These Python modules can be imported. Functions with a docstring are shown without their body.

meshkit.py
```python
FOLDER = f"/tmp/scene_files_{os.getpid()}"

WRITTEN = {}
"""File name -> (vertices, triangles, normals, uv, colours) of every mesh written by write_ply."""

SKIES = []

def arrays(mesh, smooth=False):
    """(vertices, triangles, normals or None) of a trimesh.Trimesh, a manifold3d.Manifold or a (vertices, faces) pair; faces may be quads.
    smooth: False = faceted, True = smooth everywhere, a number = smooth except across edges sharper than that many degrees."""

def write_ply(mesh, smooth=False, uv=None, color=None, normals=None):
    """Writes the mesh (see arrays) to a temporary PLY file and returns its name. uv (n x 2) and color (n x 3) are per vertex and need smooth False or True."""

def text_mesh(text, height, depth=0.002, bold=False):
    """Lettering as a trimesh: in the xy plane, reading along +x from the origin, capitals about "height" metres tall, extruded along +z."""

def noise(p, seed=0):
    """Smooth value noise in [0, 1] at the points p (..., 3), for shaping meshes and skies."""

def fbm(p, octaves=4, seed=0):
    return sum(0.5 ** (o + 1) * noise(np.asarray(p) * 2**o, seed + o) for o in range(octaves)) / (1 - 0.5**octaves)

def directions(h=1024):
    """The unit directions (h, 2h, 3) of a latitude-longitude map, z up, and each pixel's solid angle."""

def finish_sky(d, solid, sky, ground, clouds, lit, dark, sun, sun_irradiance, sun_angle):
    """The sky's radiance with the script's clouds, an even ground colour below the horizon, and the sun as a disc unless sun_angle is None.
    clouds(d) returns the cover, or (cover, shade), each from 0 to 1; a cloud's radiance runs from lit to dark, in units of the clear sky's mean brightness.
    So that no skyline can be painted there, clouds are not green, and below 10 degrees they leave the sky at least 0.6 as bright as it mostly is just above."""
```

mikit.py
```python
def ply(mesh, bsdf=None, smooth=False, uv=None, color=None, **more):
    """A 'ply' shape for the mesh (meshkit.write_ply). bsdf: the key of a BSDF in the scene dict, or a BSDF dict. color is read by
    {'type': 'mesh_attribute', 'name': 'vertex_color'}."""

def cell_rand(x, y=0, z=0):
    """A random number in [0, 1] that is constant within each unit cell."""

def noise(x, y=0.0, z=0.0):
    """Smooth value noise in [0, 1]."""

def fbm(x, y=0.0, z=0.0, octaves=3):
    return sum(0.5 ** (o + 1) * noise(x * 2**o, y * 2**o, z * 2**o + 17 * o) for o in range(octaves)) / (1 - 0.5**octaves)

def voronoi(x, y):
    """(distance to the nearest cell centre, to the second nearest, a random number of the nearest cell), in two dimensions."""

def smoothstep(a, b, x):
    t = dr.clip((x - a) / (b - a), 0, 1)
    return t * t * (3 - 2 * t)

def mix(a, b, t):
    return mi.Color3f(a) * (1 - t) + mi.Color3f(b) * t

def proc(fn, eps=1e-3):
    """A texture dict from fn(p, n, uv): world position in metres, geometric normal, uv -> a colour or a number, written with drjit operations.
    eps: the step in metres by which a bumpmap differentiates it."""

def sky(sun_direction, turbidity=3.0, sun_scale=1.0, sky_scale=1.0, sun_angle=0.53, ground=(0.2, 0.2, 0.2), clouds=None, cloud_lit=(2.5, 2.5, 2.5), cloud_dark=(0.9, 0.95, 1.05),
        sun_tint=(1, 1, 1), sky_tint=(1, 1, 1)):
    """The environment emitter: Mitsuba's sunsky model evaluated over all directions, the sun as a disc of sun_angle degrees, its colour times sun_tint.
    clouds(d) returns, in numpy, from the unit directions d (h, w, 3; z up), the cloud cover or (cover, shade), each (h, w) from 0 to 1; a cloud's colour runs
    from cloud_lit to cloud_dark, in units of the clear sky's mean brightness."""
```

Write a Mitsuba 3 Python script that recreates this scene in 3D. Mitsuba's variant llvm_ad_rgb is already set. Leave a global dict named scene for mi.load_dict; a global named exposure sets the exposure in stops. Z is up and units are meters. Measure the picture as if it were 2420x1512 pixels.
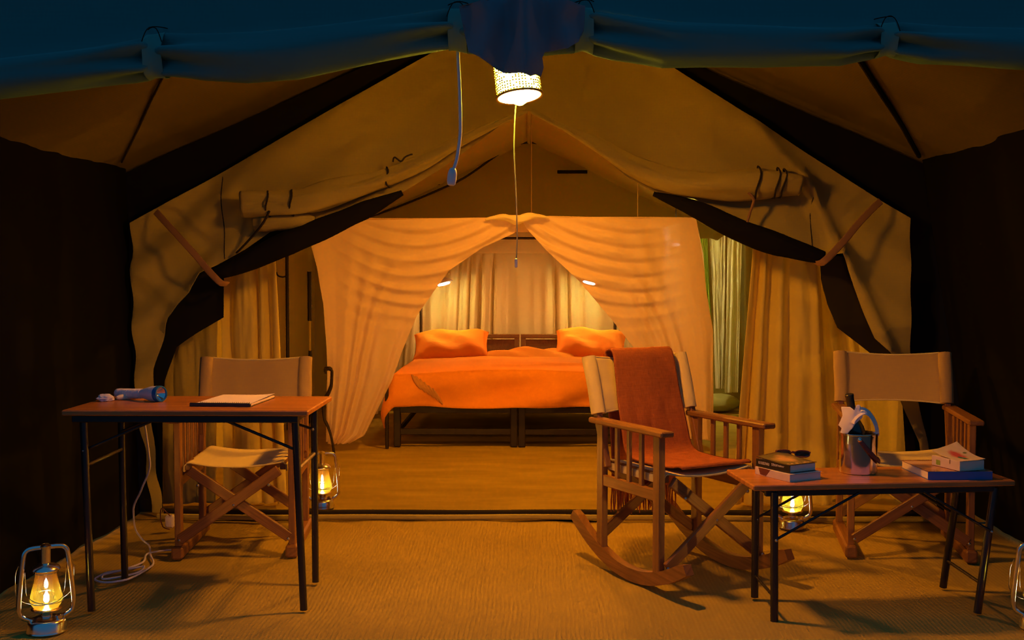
import math, random
import numpy as np
import trimesh, shapely
from scipy.spatial import Delaunay
import drjit as dr
import mitsuba as mi
import mikit, meshkit
from mikit import noise as mnoise, fbm as mfbm, mix, smoothstep

T = mi.ScalarTransform4f
# ------------------------------------------------------------------ camera, sky, light levels
EYE = np.array([0.0, 0.0, 1.22])
FWD = np.array([-0.01537, 0.99905, -0.04073])
scene, labels = {}, {}
scene['camera'] = {'type': 'perspective', 'fov': 49.93, 'fov_axis': 'x', 'near_clip': 0.05, 'far_clip': 200.0,
                   'to_world': T().look_at(origin=EYE.tolist(), target=(EYE + FWD).tolist(), up=[0, 0, 1])}
scene['dusk_sky'] = {'type': 'constant', 'sampling_weight': 2.0, 'radiance': {'type': 'rgb', 'value': [0.012, 0.085, 0.19]}}
exposure = 0.0
LAMP_DOWN = [490.0, 166.0, 8.5]      # veranda lamp, lower disc
LAMP_SIDE = [175.0, 57.0, 2.7]         # veranda lamp, glowing shade
READING = [270.0, 128.0, 28.0]        # bed reading lamps
FLAME = [2800.0, 1000.0, 90.0]         # lantern flames
INNER_DOWN = [800.0, 275.0, 15.0]      # second lamp, inside the tent behind the top of the gable
INNER_SIDE = [42.0, 15.0, 0.9]
LED = [3600.0, 3100.0, 1200.0]           # small white bulbs beside the net

# ------------------------------------------------------------------ helpers
PI = math.pi


def num(name):
    if name not in used:
        used[name] = 0
        return name
    used[name] += 1
    return f'{name}_{used[name]:03d}'


used = {}


def thing(name, label, cat, group=None):
    k = num(name)
    labels[k] = {'label': label, 'category': cat}
    if group:
        labels[k]['group'] = group
    return k


def put(key, mesh, bsdf, smooth=35, uv=None, **more):
    scene[key] = mikit.ply(mesh, bsdf, smooth=smooth, uv=uv, **more)
    return key


def part(parent, name, mesh, bsdf, smooth=35, label=None, kind=None, uv=None, **more):
    k = num(parent + '__' + name)
    put(k, mesh, bsdf, smooth, uv, **more)
    if label or kind:
        labels[k] = {}
        if label:
            labels[k]['label'] = label
        if kind:
            labels[k]['kind'] = kind
    return k


def one(name, label, cat, mesh, bsdf, smooth=35, group=None, **more):
    k = thing(name, label, cat, group)
    put(k, mesh, bsdf, smooth, **more)
    return k


def struct(name, mesh, bsdf, smooth=35, label=None):
    k = num(name)
    put(k, mesh, bsdf, smooth)
    labels[k] = {'kind': 'structure'}
    if label:
        labels[k]['label'] = label
    return k


def cat(*ms):
    return trimesh.util.concatenate([m for m in ms])


def xf(m, M):
    m = m.copy()
    m.apply_transform(M)
    return m


def M_at(x, y, z=0.0, rot=0.0):
    M = trimesh.transformations.rotation_matrix(math.radians(rot), [0, 0, 1])
    M[:3, 3] = [x, y, z]
    return M


def hull(pts):
    h = trimesh.convex.convex_hull(np.asarray(pts, float))
    return h


def box(sx, sy, sz, c=0.003, at=(0, 0, 0)):
    c = min(c, 0.45 * min(sx, sy, sz))
    p = []
    for a in (-1, 1):
        for b in (-1, 1):
            for d in (-1, 1):
                X, Y, Z = a * sx / 2, b * sy / 2, d * sz / 2
                p += [(X - a * c, Y - b * c, Z), (X - a * c, Y, Z - d * c), (X, Y - b * c, Z - d * c)]
    m = hull(p)
    m.apply_translation(at)
    return m


def beam(p, q, w, h, c=0.003, side=(1, 0, 0)):
    """a bevelled bar from p to q: w along side, h along the third axis"""
    p, q = np.asarray(p, float), np.asarray(q, float)
    d = q - p
    L = np.linalg.norm(d)
    d /= L
    s = np.asarray(side, float)
    s = s - d * (s @ d)
    s /= np.linalg.norm(s)
    t = np.cross(d, s)
    m = box(w, h, L, c)
    M = np.eye(4)
    M[:3, 0], M[:3, 1], M[:3, 2], M[:3, 3] = s, t, d, (p + q) / 2
    m.apply_transform(M)
    return m


def spline(pts, n):
    pts = np.asarray(pts, float)
    from scipy.interpolate import PchipInterpolator
    d = np.r_[0, np.cumsum(np.linalg.norm(np.diff(pts, axis=0), axis=1))]
    t = np.linspace(0, d[-1], n)
    return np.stack([PchipInterpolator(d, pts[:, k])(t) for k in range(pts.shape[1])], 1)


def tube(pts, r, n=10, closed=False, flat=1.0, up=None, caps=True, wob=None):
    P = np.asarray(pts, float)
    m = len(P)
    r = np.broadcast_to(np.asarray(r, float), (m,))
    tan = np.roll(P, -1, 0) - np.roll(P, 1, 0)
    if not closed:
        tan[0], tan[-1] = P[1] - P[0], P[-1] - P[-2]
    tan /= np.linalg.norm(tan, axis=1, keepdims=True) + 1e-12
    a = np.array(up, float) if up is not None else (np.array([0, 0, 1.0]) if abs(tan[0][2]) < 0.9 else np.array([1.0, 0, 0]))
    V = []
    ang = np.arange(n) * 2 * PI / n
    for i in range(m):
        if up is not None:
            a = np.array(up, float)
        a = a - tan[i] * (a @ tan[i])
        a /= np.linalg.norm(a)
        b = np.cross(tan[i], a)
        rr = r[i] * (1 if wob is None else wob(i / (m - 1), ang))
        V.append(P[i] + (np.cos(ang) * rr)[:, None] * a + (np.sin(ang) * rr * flat)[:, None] * b)
    V = np.vstack(V)
    F = []
    for i in range(m if closed else m - 1):
        j = (i + 1) % m
        k = np.arange(n)
        k2 = (k + 1) % n
        F += [np.stack([i * n + k, i * n + k2, j * n + k2], 1), np.stack([i * n + k, j * n + k2, j * n + k], 1)]
    if caps and not closed:
        V = np.vstack([V, P[0], P[-1]])
        k = np.arange(n)
        k2 = (k + 1) % n
        F += [np.stack([k2, k, k * 0 + m * n], 1), np.stack([(m - 1) * n + k, (m - 1) * n + k2, k * 0 + m * n + 1], 1)]
    return trimesh.Trimesh(V, np.vstack(F), process=False)


def rod(p, q, r, n=10):
    return tube([p, q], r, n)


def lathe(prof, n=32, at=(0, 0, 0)):
    """surface of revolution round z of (r, z) rows; r = 0 closes it"""
    prof = np.asarray(prof, float)
    ang = np.arange(n) * 2 * PI / n
    V = np.vstack([np.stack([r * np.cos(ang), r * np.sin(ang), z + ang * 0], 1) for r, z in prof])
    F = []
    k = np.arange(n)
    k2 = (k + 1) % n
    for i in range(len(prof) - 1):
        if prof[i][0] > 1e-6:
            F.append(np.stack([i * n + k, i * n + k2, (i + 1) * n + k2], 1))
        if prof[i + 1][0] > 1e-6:
            F.append(np.stack([i * n + k, (i + 1) * n + k2, (i + 1) * n + k], 1))
    m = trimesh.Trimesh(V + np.asarray(at, float), np.vstack(F), process=False)
    m.merge_vertices()
    m.update_faces(m.nondegenerate_faces())
    return m


def grid(fn, nu, nv, closed_u=False):
    """fn(u, v) -> (n, 3) for u, v in 0..1"""
    u, v = np.meshgrid(np.linspace(0, 1, nu), np.linspace(0, 1, nv), indexing='ij')
    V = fn(u.ravel(), v.ravel())
    i, j = np.meshgrid(np.arange(nu - 1), np.arange(nv - 1), indexing='ij')
    a = (i * nv + j).ravel()
    F = np.vstack([np.stack([a, a + nv, a + nv + 1], 1), np.stack([a, a + nv + 1, a + 1], 1)])
    return trimesh.Trimesh(V, F, process=False)


def thick(m, t):
    """gives a sheet a thickness"""
    n = m.vertex_normals
    k = len(m.vertices)
    edges = m.edges_sorted
    u, idx, cnt = np.unique(edges, axis=0, return_index=True, return_counts=True)
    b = m.edges[idx[cnt == 1]]
    V = np.vstack([m.vertices + n * t / 2, m.vertices - n * t / 2])
    F = np.vstack([m.faces, m.faces[:, ::-1] + k, np.stack([b[:, 1], b[:, 0], b[:, 0] + k], 1), np.stack([b[:, 1], b[:, 0] + k, b[:, 1] + k], 1)])
    return trimesh.Trimesh(V, F, process=False)


def sheet(poly, step, yfn, t=0.004):
    """a cloth panel: polygon in (x, z), its depth from yfn(x, z)"""
    pg = shapely.Polygon(poly).buffer(0)
    if pg.geom_type != 'Polygon':
        pg = max(pg.geoms, key=lambda g: g.area)
    ring = np.array(pg.segmentize(step).exterior.coords)[:-1]
    x0, z0, x1, z1 = pg.bounds
    gx, gz = np.meshgrid(np.arange(x0, x1, step), np.arange(z0, z1, step))
    g = np.stack([gx.ravel() + (np.arange(gx.size) // gx.shape[1] % 2) * step / 2, gz.ravel()], 1)
    g = g[shapely.contains_xy(pg.buffer(-step * 0.45), g[:, 0], g[:, 1])]
    p = np.vstack([ring, g])
    tri = Delaunay(p).simplices
    c = p[tri].mean(1)
    tri = tri[shapely.contains_xy(pg, c[:, 0], c[:, 1])]
    m = trimesh.Trimesh(np.stack([p[:, 0], yfn(p[:, 0], p[:, 1]), p[:, 1]], 1), tri, process=False)
    m.remove_unreferenced_vertices()
    trimesh.repair.fix_winding(m)
    return thick(m, t)


def fb(x, y, z=0.0, s=1.0, o=3, seed=0):
    p = np.stack(np.broadcast_arrays(np.asarray(x, float), np.asarray(y, float), np.asarray(z, float)), -1)
    return meshkit.fbm(p * s + 31.7 + seed * 7.13, o, seed) - 0.5


def lin(pts, t):
    pts = np.asarray(pts, float)
    d = np.r_[0, np.cumsum(np.linalg.norm(np.diff(pts, axis=0), axis=1))]
    return np.stack([np.interp(t * d[-1], d, pts[:, k]) for k in range(pts.shape[1])], -1)


# ------------------------------------------------------------------ materials
def rgb(*c):
    return {'type': 'rgb', 'value': list(c)}


def mat(name, col, rough=0.9, spec=0.2, metal=0.0, coat=0.0, sheen=0.0):
    scene['m_' + name] = {'type': 'twosided', 'bsdf': {'type': 'principled', 'base_color': col if isinstance(col, dict) else rgb(*col),
                          'roughness': rough, 'specular': spec, 'metallic': metal, 'clearcoat': coat, 'sheen': sheen}}
    return 'm_' + name


def cloth(name, a, b, s=160.0):
    def fn(p, n, uv):
        w = 0.5 + 0.25 * (dr.sin(p.x * s * 9) + dr.sin(p.z * s * 9))
        return mix(a, b, 0.55 * mfbm(p.x * 3.1, p.y * 3.1, p.z * 3.1, 3) + 0.3 * w + 0.15 * mnoise(p.x * s, p.y * s, p.z * s))
    return mat(name, mikit.proc(fn), 0.95, 0.05)


def wood(name, a, b, rough=0.45, s=1.0, coat=0.0):
    """grain runs along uv.y"""
    def fn(p, n, uv):
        g = mfbm(uv.x * 90 * s, uv.y * 5 * s, p.y * 2, 3)
        k = mnoise(uv.x * 260 * s, uv.y * 9 * s, 3.0)
        return mix(a, b, dr.clip(0.75 * g + 0.25 * k, 0, 1))
    return mat(name, mikit.proc(fn), rough, 0.4, coat=coat)


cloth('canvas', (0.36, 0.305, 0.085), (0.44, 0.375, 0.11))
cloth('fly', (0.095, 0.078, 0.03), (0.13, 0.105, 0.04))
cloth('awning', (0.075, 0.185, 0.170), (0.105, 0.240, 0.220))
cloth('flap', (0.16, 0.17, 0.19), (0.21, 0.22, 0.25))
cloth('band', (0.12, 0.27, 0.22), (0.15, 0.32, 0.26))
cloth('seat', (0.62, 0.54, 0.24), (0.70, 0.61, 0.29))
cloth('backcloth', (0.46, 0.33, 0.13), (0.54, 0.39, 0.16))
mat('mesh', (0.010, 0.010, 0.012), 0.95, 0.05)
mat('wallmesh', (0.006, 0.006, 0.006), 0.95, 0.05)
mat('meshgrey', (0.030, 0.026, 0.020), 0.95, 0.1)


def _curt(p, n, uv):
    return mix((0.84, 0.71, 0.13), (0.92, 0.80, 0.17), mfbm(p.x * 6, p.y * 6, p.z * 6, 3))


def _thin(name, col, trans, rough=0.9):
    scene['m_' + name] = {'type': 'principledthin', 'base_color': col, 'roughness': rough, 'diff_trans': trans, 'spec_trans': 0.0, 'eta': 1.3}
    return 'm_' + name


_thin('curtain', mikit.proc(_curt), 0.25)
_thin('white_curtain', rgb(0.78, 0.76, 0.60), 0.6)
_thin('sheer', rgb(0.86, 0.78, 0.60), 0.8)
# sheer gauze lets part of the light straight through between its threads
scene['m_net'] = {'type': 'mask', 'opacity': 0.88, 'bsdf': {'type': 'principledthin', 'base_color': rgb(0.90, 0.74, 0.58), 'roughness': 0.9, 'diff_trans': 0.9, 'spec_trans': 0.0, 'eta': 1.3}}
wood('chair', (0.12, 0.050, 0.014), (0.34, 0.155, 0.045), 0.42)
wood('darkwood', (0.008, 0.005, 0.004), (0.020, 0.011, 0.007), 0.55)
wood('headwood', (0.10, 0.050, 0.022), (0.20, 0.105, 0.048), 0.4)


def _top(p, n, uv):
    g = mfbm(p.x * 4, p.y * 60, 2.0, 4)
    return mix((0.30, 0.105, 0.022), (0.48, 0.185, 0.040), g)


mat('tabletop', mikit.proc(_top), 0.33, 0.5, coat=0.25)
mat('black', (0.010, 0.010, 0.012), 0.35, 0.5)
mat('chrome', (0.82, 0.78, 0.74), 0.20, 0.5, 1.0)
mat('steel', (0.85, 0.83, 0.80), 0.13, 0.5, 1.0)
mat('bolt', (0.55, 0.52, 0.50), 0.3, 0.5, 1.0)
mat('cable', (0.72, 0.72, 0.76), 0.5, 0.4)
mat('blue', (0.02, 0.16, 0.42), 0.35, 0.5)
mat('bluegrey', (0.10, 0.14, 0.40), 0.4, 0.5)
mat('white', (0.78, 0.74, 0.78), 0.45, 0.4)
mat('paper', (0.76, 0.68, 0.56), 0.9, 0.1)
mat('napkin', (0.82, 0.78, 0.80), 0.9, 0.1)
mat('cover_black', (0.020, 0.018, 0.016), 0.3, 0.5)
mat('strap', (0.30, 0.17, 0.085), 0.9, 0.1)
mat('leather', (0.16, 0.045, 0.030), 0.4, 0.4)
mat('bottle', (0.012, 0.016, 0.012), 0.12, 0.6)
mat('foil', (0.10, 0.10, 0.10), 0.25, 0.5, 0.8)
mat('mattress', (0.42, 0.40, 0.16), 0.9, 0.1)
mat('greybag', (0.10, 0.10, 0.11), 0.8, 0.2)
mat('cord', (0.62, 0.46, 0.22), 0.8, 0.2)
mat('lens', (0.55, 0.50, 0.48), 0.15, 0.5, 0.7)
mat('ground', (0.12, 0.09, 0.06), 1.0, 0.0)
mat('green', (0.30, 0.42, 0.06), 0.9, 0.1)
mat('tan', (0.48, 0.24, 0.08), 0.9, 0.1)
mat('brass', (0.55, 0.36, 0.14), 0.3, 0.5, 1.0)
scene['m_soot'] = {'type': 'mask', 'opacity': 0.022, 'bsdf': {'type': 'principledthin', 'base_color': rgb(0.85, 0.60, 0.25), 'roughness': 0.9, 'diff_trans': 1.0, 'spec_trans': 0.0, 'eta': 1.3}}
scene['m_glass'] = {'type': 'thindielectric', 'int_ior': 1.5}


def _duvet(p, n, uv):
    m = mfbm(p.x * 5, p.y * 5, p.z * 5, 3)
    f = mnoise(p.x * 260, p.y * 260, p.z * 260)
    return mix((0.66, 0.22, 0.028), (0.76, 0.31, 0.050), 0.75 * m + 0.25 * f)


mat('duvet', mikit.proc(_duvet), 0.95, 0.05, sheen=0.3)


def _pillow(p, n, uv):
    return mix((0.86, 0.27, 0.040), (0.96, 0.36, 0.070), mfbm(p.x * 6, p.y * 6, p.z * 6, 3))


mat('pillow', mikit.proc(_pillow), 0.95, 0.05, sheen=0.3)


def _throw(p, n, uv):
    h = mfbm(p.x * 30, p.y * 30, p.z * 420, 2)
    k = mfbm(p.x * 300, p.y * 300, p.z * 20, 2)
    return mix((0.26, 0.070, 0.022), (0.46, 0.145, 0.05), 0.5 * h + 0.5 * k)


mat('throw', mikit.proc(_throw), 0.95, 0.05, sheen=0.2)


def _mat(p, n, uv):
    rib = 0.5 + 0.5 * dr.sin((p.x + 0.004 * dr.sin(p.y * 9)) * 2 * PI / 0.016)
    cross = 0.5 + 0.5 * dr.sin((p.y + 0.25 * p.x) * 2 * PI / 0.013)
    big = mfbm(p.x * 2.2, p.y * 2.2, 0.0, 4)
    near = smoothstep(5.6, 5.3, p.y)
    w = 0.45 + 0.28 * (rib * cross) * near + 0.30 * (big - 0.5)
    return mix((0.19, 0.125, 0.022), (0.56, 0.42, 0.085), w)


def _rib(p, n, uv):
    return (0.5 + 0.5 * dr.sin((p.x + 0.004 * dr.sin(p.y * 9)) * 2 * PI / 0.016)) * (0.5 + 0.5 * dr.sin((p.y + 0.25 * p.x) * 2 * PI / 0.013))


scene['m_mat'] = {'type': 'twosided', 'bsdf': {'type': 'bumpmap', 'tex': mikit.proc(_rib, eps=2e-3), 'scale': 0.004,
                  'bsdf': {'type': 'principled', 'base_color': mikit.proc(_mat), 'roughness': 0.95, 'specular': 0.05}}}


def _roomfloor(p, n, uv):
    return mix((0.20, 0.138, 0.022), (0.30, 0.215, 0.04), mfbm(p.x * 3, p.y * 9, 0.0, 4))


mat('roomfloor', mikit.proc(_roomfloor), 0.95, 0.05)


def lamp_mat(c):
    return {'type': 'area', 'radiance': {'type': 'rgb', 'value': c}}

# ------------------------------------------------------------------ the setting
def rect_floor(x0, x1, y0, y1, nx, ny, amp, seed, edge=None):
    def fn(u, v):
        x, y = x0 + (x1 - x0) * u, y0 + (y1 - y0) * v
        z = np.minimum(0, amp * (fb(x, y, 0, 3.4, 3, seed) * 2 - 0.5))
        z = np.maximum(z, -amp * 1.6)
        return np.stack([x, y, z], 1)
    return grid(fn, nx, ny)


struct('ground', box(60, 60, 0.1, at=(0, 18, -0.10)), 'm_ground')
struct('floor', rect_floor(-2.7, 2.7, 2.2, 5.47, 200, 150, 0.018, 3), 'm_mat', True)
struct('floor_001', rect_floor(-2.3, 2.3, 5.45, 10.4, 70, 70, 0.010, 5), 'm_roomfloor', True)

# dark rolled sill across the doorway: two tubes of groundsheet
sill = lambda y, r, s: tube([(x, y + 0.012 * math.sin(2.1 * x + s) + 0.006 * math.sin(7 * x + s), r * 0.9) for x in np.linspace(-1.86, 2.0, 60)], r, 8)
k = struct('trim_1', sill(5.54, 0.016, 0.3), 'm_meshgrey', True)
part(k, 'sill_edge', sill(5.44, 0.014, 1.3), 'm_canvas', True)


def gable_folds(x, z):
    left = x < 0
    s = np.where(left, 0.59 * x - 0.80 * z, -0.62 * x - 0.78 * z)
    a = np.where(left, 1.0, 0.45) * np.clip((np.abs(x) - 0.1) / 0.5, 0, 1)
    f = 0.020 * a * np.sin(s * 2 * PI / 0.21 + 5 * fb(x, z, 0, 1.2)) + 0.035 * fb(x, z, 0, 2.0, 3, 2)
    for x0, z0, x1, z1, w, d in CREASES:
        L = math.hypot(x1 - x0, z1 - z0)
        t = ((x - x0) * (x1 - x0) + (z - z0) * (z1 - z0)) / L ** 2
        e = ((x - x0) * (z1 - z0) - (z - z0) * (x1 - x0)) / L
        tt = np.clip(t, 0, 1)
        f = f + d * np.exp(-(e / w) ** 2) * np.exp(-((t - tt) * L / 0.08) ** 2)
    return f


CREASES = [(1.14, 1.92, 1.375, 1.66, 0.035, -0.05), (1.375, 1.66, 1.55, 1.33, 0.03, -0.05), (1.56, 1.31, 1.80, 0.83, 0.035, -0.06), (-1.80, 0.99, -1.62, 1.24, 0.025, -0.05),
           (-1.97, 1.25, -1.80, 1.12, 0.04, -0.03), (-1.40, 1.60, -1.05, 1.72, 0.03, 0.025)]
FRONT = [(-1.994, 1.481), (-0.399, 2.367), (0, 2.60), (0.679, 2.266), (1.751, 1.587), (1.892, 1.503),
         (1.899, 1.115), (1.902, 0.82), (1.92, 0.693), (1.988, 0.385), (2.045, 0.02), (2.014, 0.02), (1.946, 0.385), (1.859, 0.587), (1.803, 0.82), (1.718, 0.908), (1.537, 1.327),
         (1.461, 1.319), (1.304, 1.378), (1.051, 1.493), (0.82, 1.598), (0.62, 1.63), (0.483, 1.714), (0.315, 1.85), (0.083, 2.007), (0, 2.034),
         (-0.085, 2.007), (-0.211, 1.914), (-0.443, 1.747), (-0.633, 1.631), (-0.824, 1.564), (-1.037, 1.495), (-1.292, 1.436), (-1.42, 1.347), (-1.581, 1.258), (-1.639, 1.231),
         (-1.689, 1.135), (-1.808, 1.007), (-1.886, 0.751), (-1.904, 0.58), (-1.898, 0.366), (-1.852, 0.02), (-1.906, 0.02), (-1.945, 0.365), (-1.981, 0.58), (-1.983, 0.751), (-1.994, 1.007), (-1.993, 1.22)]
k = struct('wall_front', sheet(FRONT, 0.03, lambda x, z: 5.5 + gable_folds(x, z), 0.006), 'm_canvas', True, 'khaki canvas gable of the inner tent with its doorway pulled open')
# stitched seams on the canvas
for pts in ([(-1.535, 1.72), (-1.53, 1.5), (-1.52, 1.30)], [(-1.19, 1.50), (-1.20, 1.44), (-1.23, 1.42)], [(1.395, 1.60), (1.40, 1.45), (1.41, 1.33)]):
    q = spline(pts, 14)
    part(k, 'seam', tube([(a, 5.5 + float(gable_folds(np.array([a]), np.array([b]))[0]) - 0.004, b) for a, b in q], 0.0022, 5), 'm_meshgrey')

vent = shapely.Polygon([(-2.1, 0.0), (-2.10, 1.72), (0, 2.64), (1.99, 1.78), (2.30, 0.0)]).difference(shapely.Polygon(
    [(-1.89, -0.1), (-1.88, 0.70), (-1.80, 0.88), (-1.58, 1.04), (-1.57, 1.20), (-1.0, 1.53), (-0.6, 1.72), (0, 2.2), (0.6, 1.72), (1.0, 1.56), (1.45, 1.36), (1.50, 1.2), (1.62, 0.92), (1.88, 0.84), (1.95, -0.1)]))
struct('wall_front_001', sheet(list(vent.exterior.coords), 0.06, lambda x, z: 5.60 + 0 * x, 0.004), 'm_mesh', True, 'black mesh vent panel behind the canvas gable')


def wall_cloth(p0, p1, z0, z1, lean, n, amp, seed):
    """hanging wall from p0 to p1 (x, y); lean: shift of the top in x"""
    p0, p1 = np.array(p0), np.array(p1)
    nrm = np.array([-(p1 - p0)[1], (p1 - p0)[0]]) / np.linalg.norm(p1 - p0)

    def fn(u, v):
        xy = p0 + (p1 - p0) * u[:, None] + nrm * (amp * fb(u * n, v * 0.7, 0, 1.0, 3, seed) * 2)[:, None]
        return np.stack([xy[:, 0] + lean * v, xy[:, 1], z0 + (z1 - z0) * v], 1)
    return grid(fn, n * 8, 16)


struct('wall_left', wall_cloth((-2.02, 3.45), (-2.0, 5.58), 0, 1.77, -0.05, 9, 0.03, 1), 'm_wallmesh', True, 'dark mesh side wall of the veranda')
struct('wall_right', wall_cloth((2.27, 5.58), (2.27, 3.45), 0, 1.80, -0.29, 9, 0.03, 2), 'm_wallmesh', True, 'dark mesh side wall of the veranda')
struct('wall_left_001', wall_cloth((-2.0, 5.62), (-2.0, 10.2), 0, 1.53, 0, 8, 0.03, 3), 'm_canvas', True)
struct('wall_right_001', wall_cloth((2.0, 10.2), (2.0, 5.62), 0, 1.53, 0, 8, 0.03, 4), 'm_canvas', True)
k = struct('wall_back', sheet([(-2.05, 0), (-2.05, 1.60), (-1.569, 1.83), (-0.665, 2.25), (0, 2.55), (0.897, 2.16), (1.521, 1.86), (2.05, 1.60), (2.05, 0)], 0.07,
                              lambda x, z: 10.2 + 0.07 * fb(x * 3, z * 0.8, 0, 1.3, 3, 6), 0.006), 'm_canvas', True)
part(k, 'vent_flap', box(0.275, 0.02, 0.030, 0.004, at=(0.397, 10.13, 2.165)), 'm_mesh', label='dark slit vent high on the back gable')
part(k, 'vent_flap', box(0.16, 0.02, 0.026, 0.004, at=(-0.90, 10.13, 2.06)), 'm_mesh')
part(k, 'seam', tube(spline([(-1.55, 10.13, 1.73), (-0.665, 10.13, 2.075), (0, 10.13, 2.435), (0.897, 10.13, 2.04), (1.52, 10.13, 1.785)], 40), 0.010, 6), 'm_meshgrey')


def roof(z_front, z_back, y0, y1, half, drop, sag, seed, ny=36):
    def fn(u, v):
        x = (u * 2 - 1) * half
        y = y0 + (y1 - y0) * v
        a = np.abs(x)
        ridge = z_front + (z_back - z_front) * v
        z = ridge + (drop - ridge) * a / half - sag * np.sin(PI * a / half) * (0.5 + 0.5 * np.sin(PI * v)) + 0.03 * fb(x, y, 0, 1.4, 3, seed) * np.clip(a / 0.3, 0, 1)
        return np.stack([x, y, z], 1)
    return grid(fn, 61, ny)


k = struct('ceiling', roof(2.58, 2.45, 5.66, 10.22, 2.04, 1.50, 0.03, 8), 'm_canvas', True, 'khaki canvas roof of the inner tent')
part(k, 'ridge_seam', tube([(0, y, 2.565 - 0.13 * (y - 5.52) / 4.7) for y in np.linspace(5.6, 10.15, 12)], 0.018, 6), 'm_canvas')


def fly(u, v):
    x = -2.75 + 5.45 * u
    y = 4.02 + 6.7 * v
    z = np.interp(x, [-2.75, -2.08, 0, 1.97, 2.7], [1.42, 1.745, 2.70, 1.80, 1.47])
    z = z - 0.03 * np.sin(PI * np.clip(np.abs(x) / 2, 0, 1)) * np.abs(np.sin((y - 3.5) * 1.7)) + 0.05 * fb(x, y, 0, 1.5, 3, 12) * np.clip(np.abs(np.abs(x) - 2) / 0.3, 0, 1)
    z = z + 0.14 * np.clip((4.38 - y) / 0.36, 0, 1) ** 2 * np.clip((np.abs(x) - 1.3) / 0.4, 0, 1)
    return np.stack([x, y, z], 1)


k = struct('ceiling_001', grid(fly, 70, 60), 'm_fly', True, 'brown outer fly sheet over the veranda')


def fly_z(x, y):
    return fly(np.array([(x + 2.75) / 5.45]), np.array([(y - 4.02) / 6.7]))[0, 2]


part(k, 'seam', tube([(x, y, fly_z(x, y) - 0.012) for x, y in zip(np.linspace(1.28, 1.93, 24), np.linspace(4.35, 5.5, 24))], 0.011, 6), 'm_mesh', label='dark webbing line under the fly')
part(k, 'seam', tube([(x, y, fly_z(x, y) - 0.008) for x, y in zip(np.linspace(-1.30, -2.0, 24), np.linspace(4.1, 5.4, 24))], 0.005, 6), 'm_meshgrey')

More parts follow.
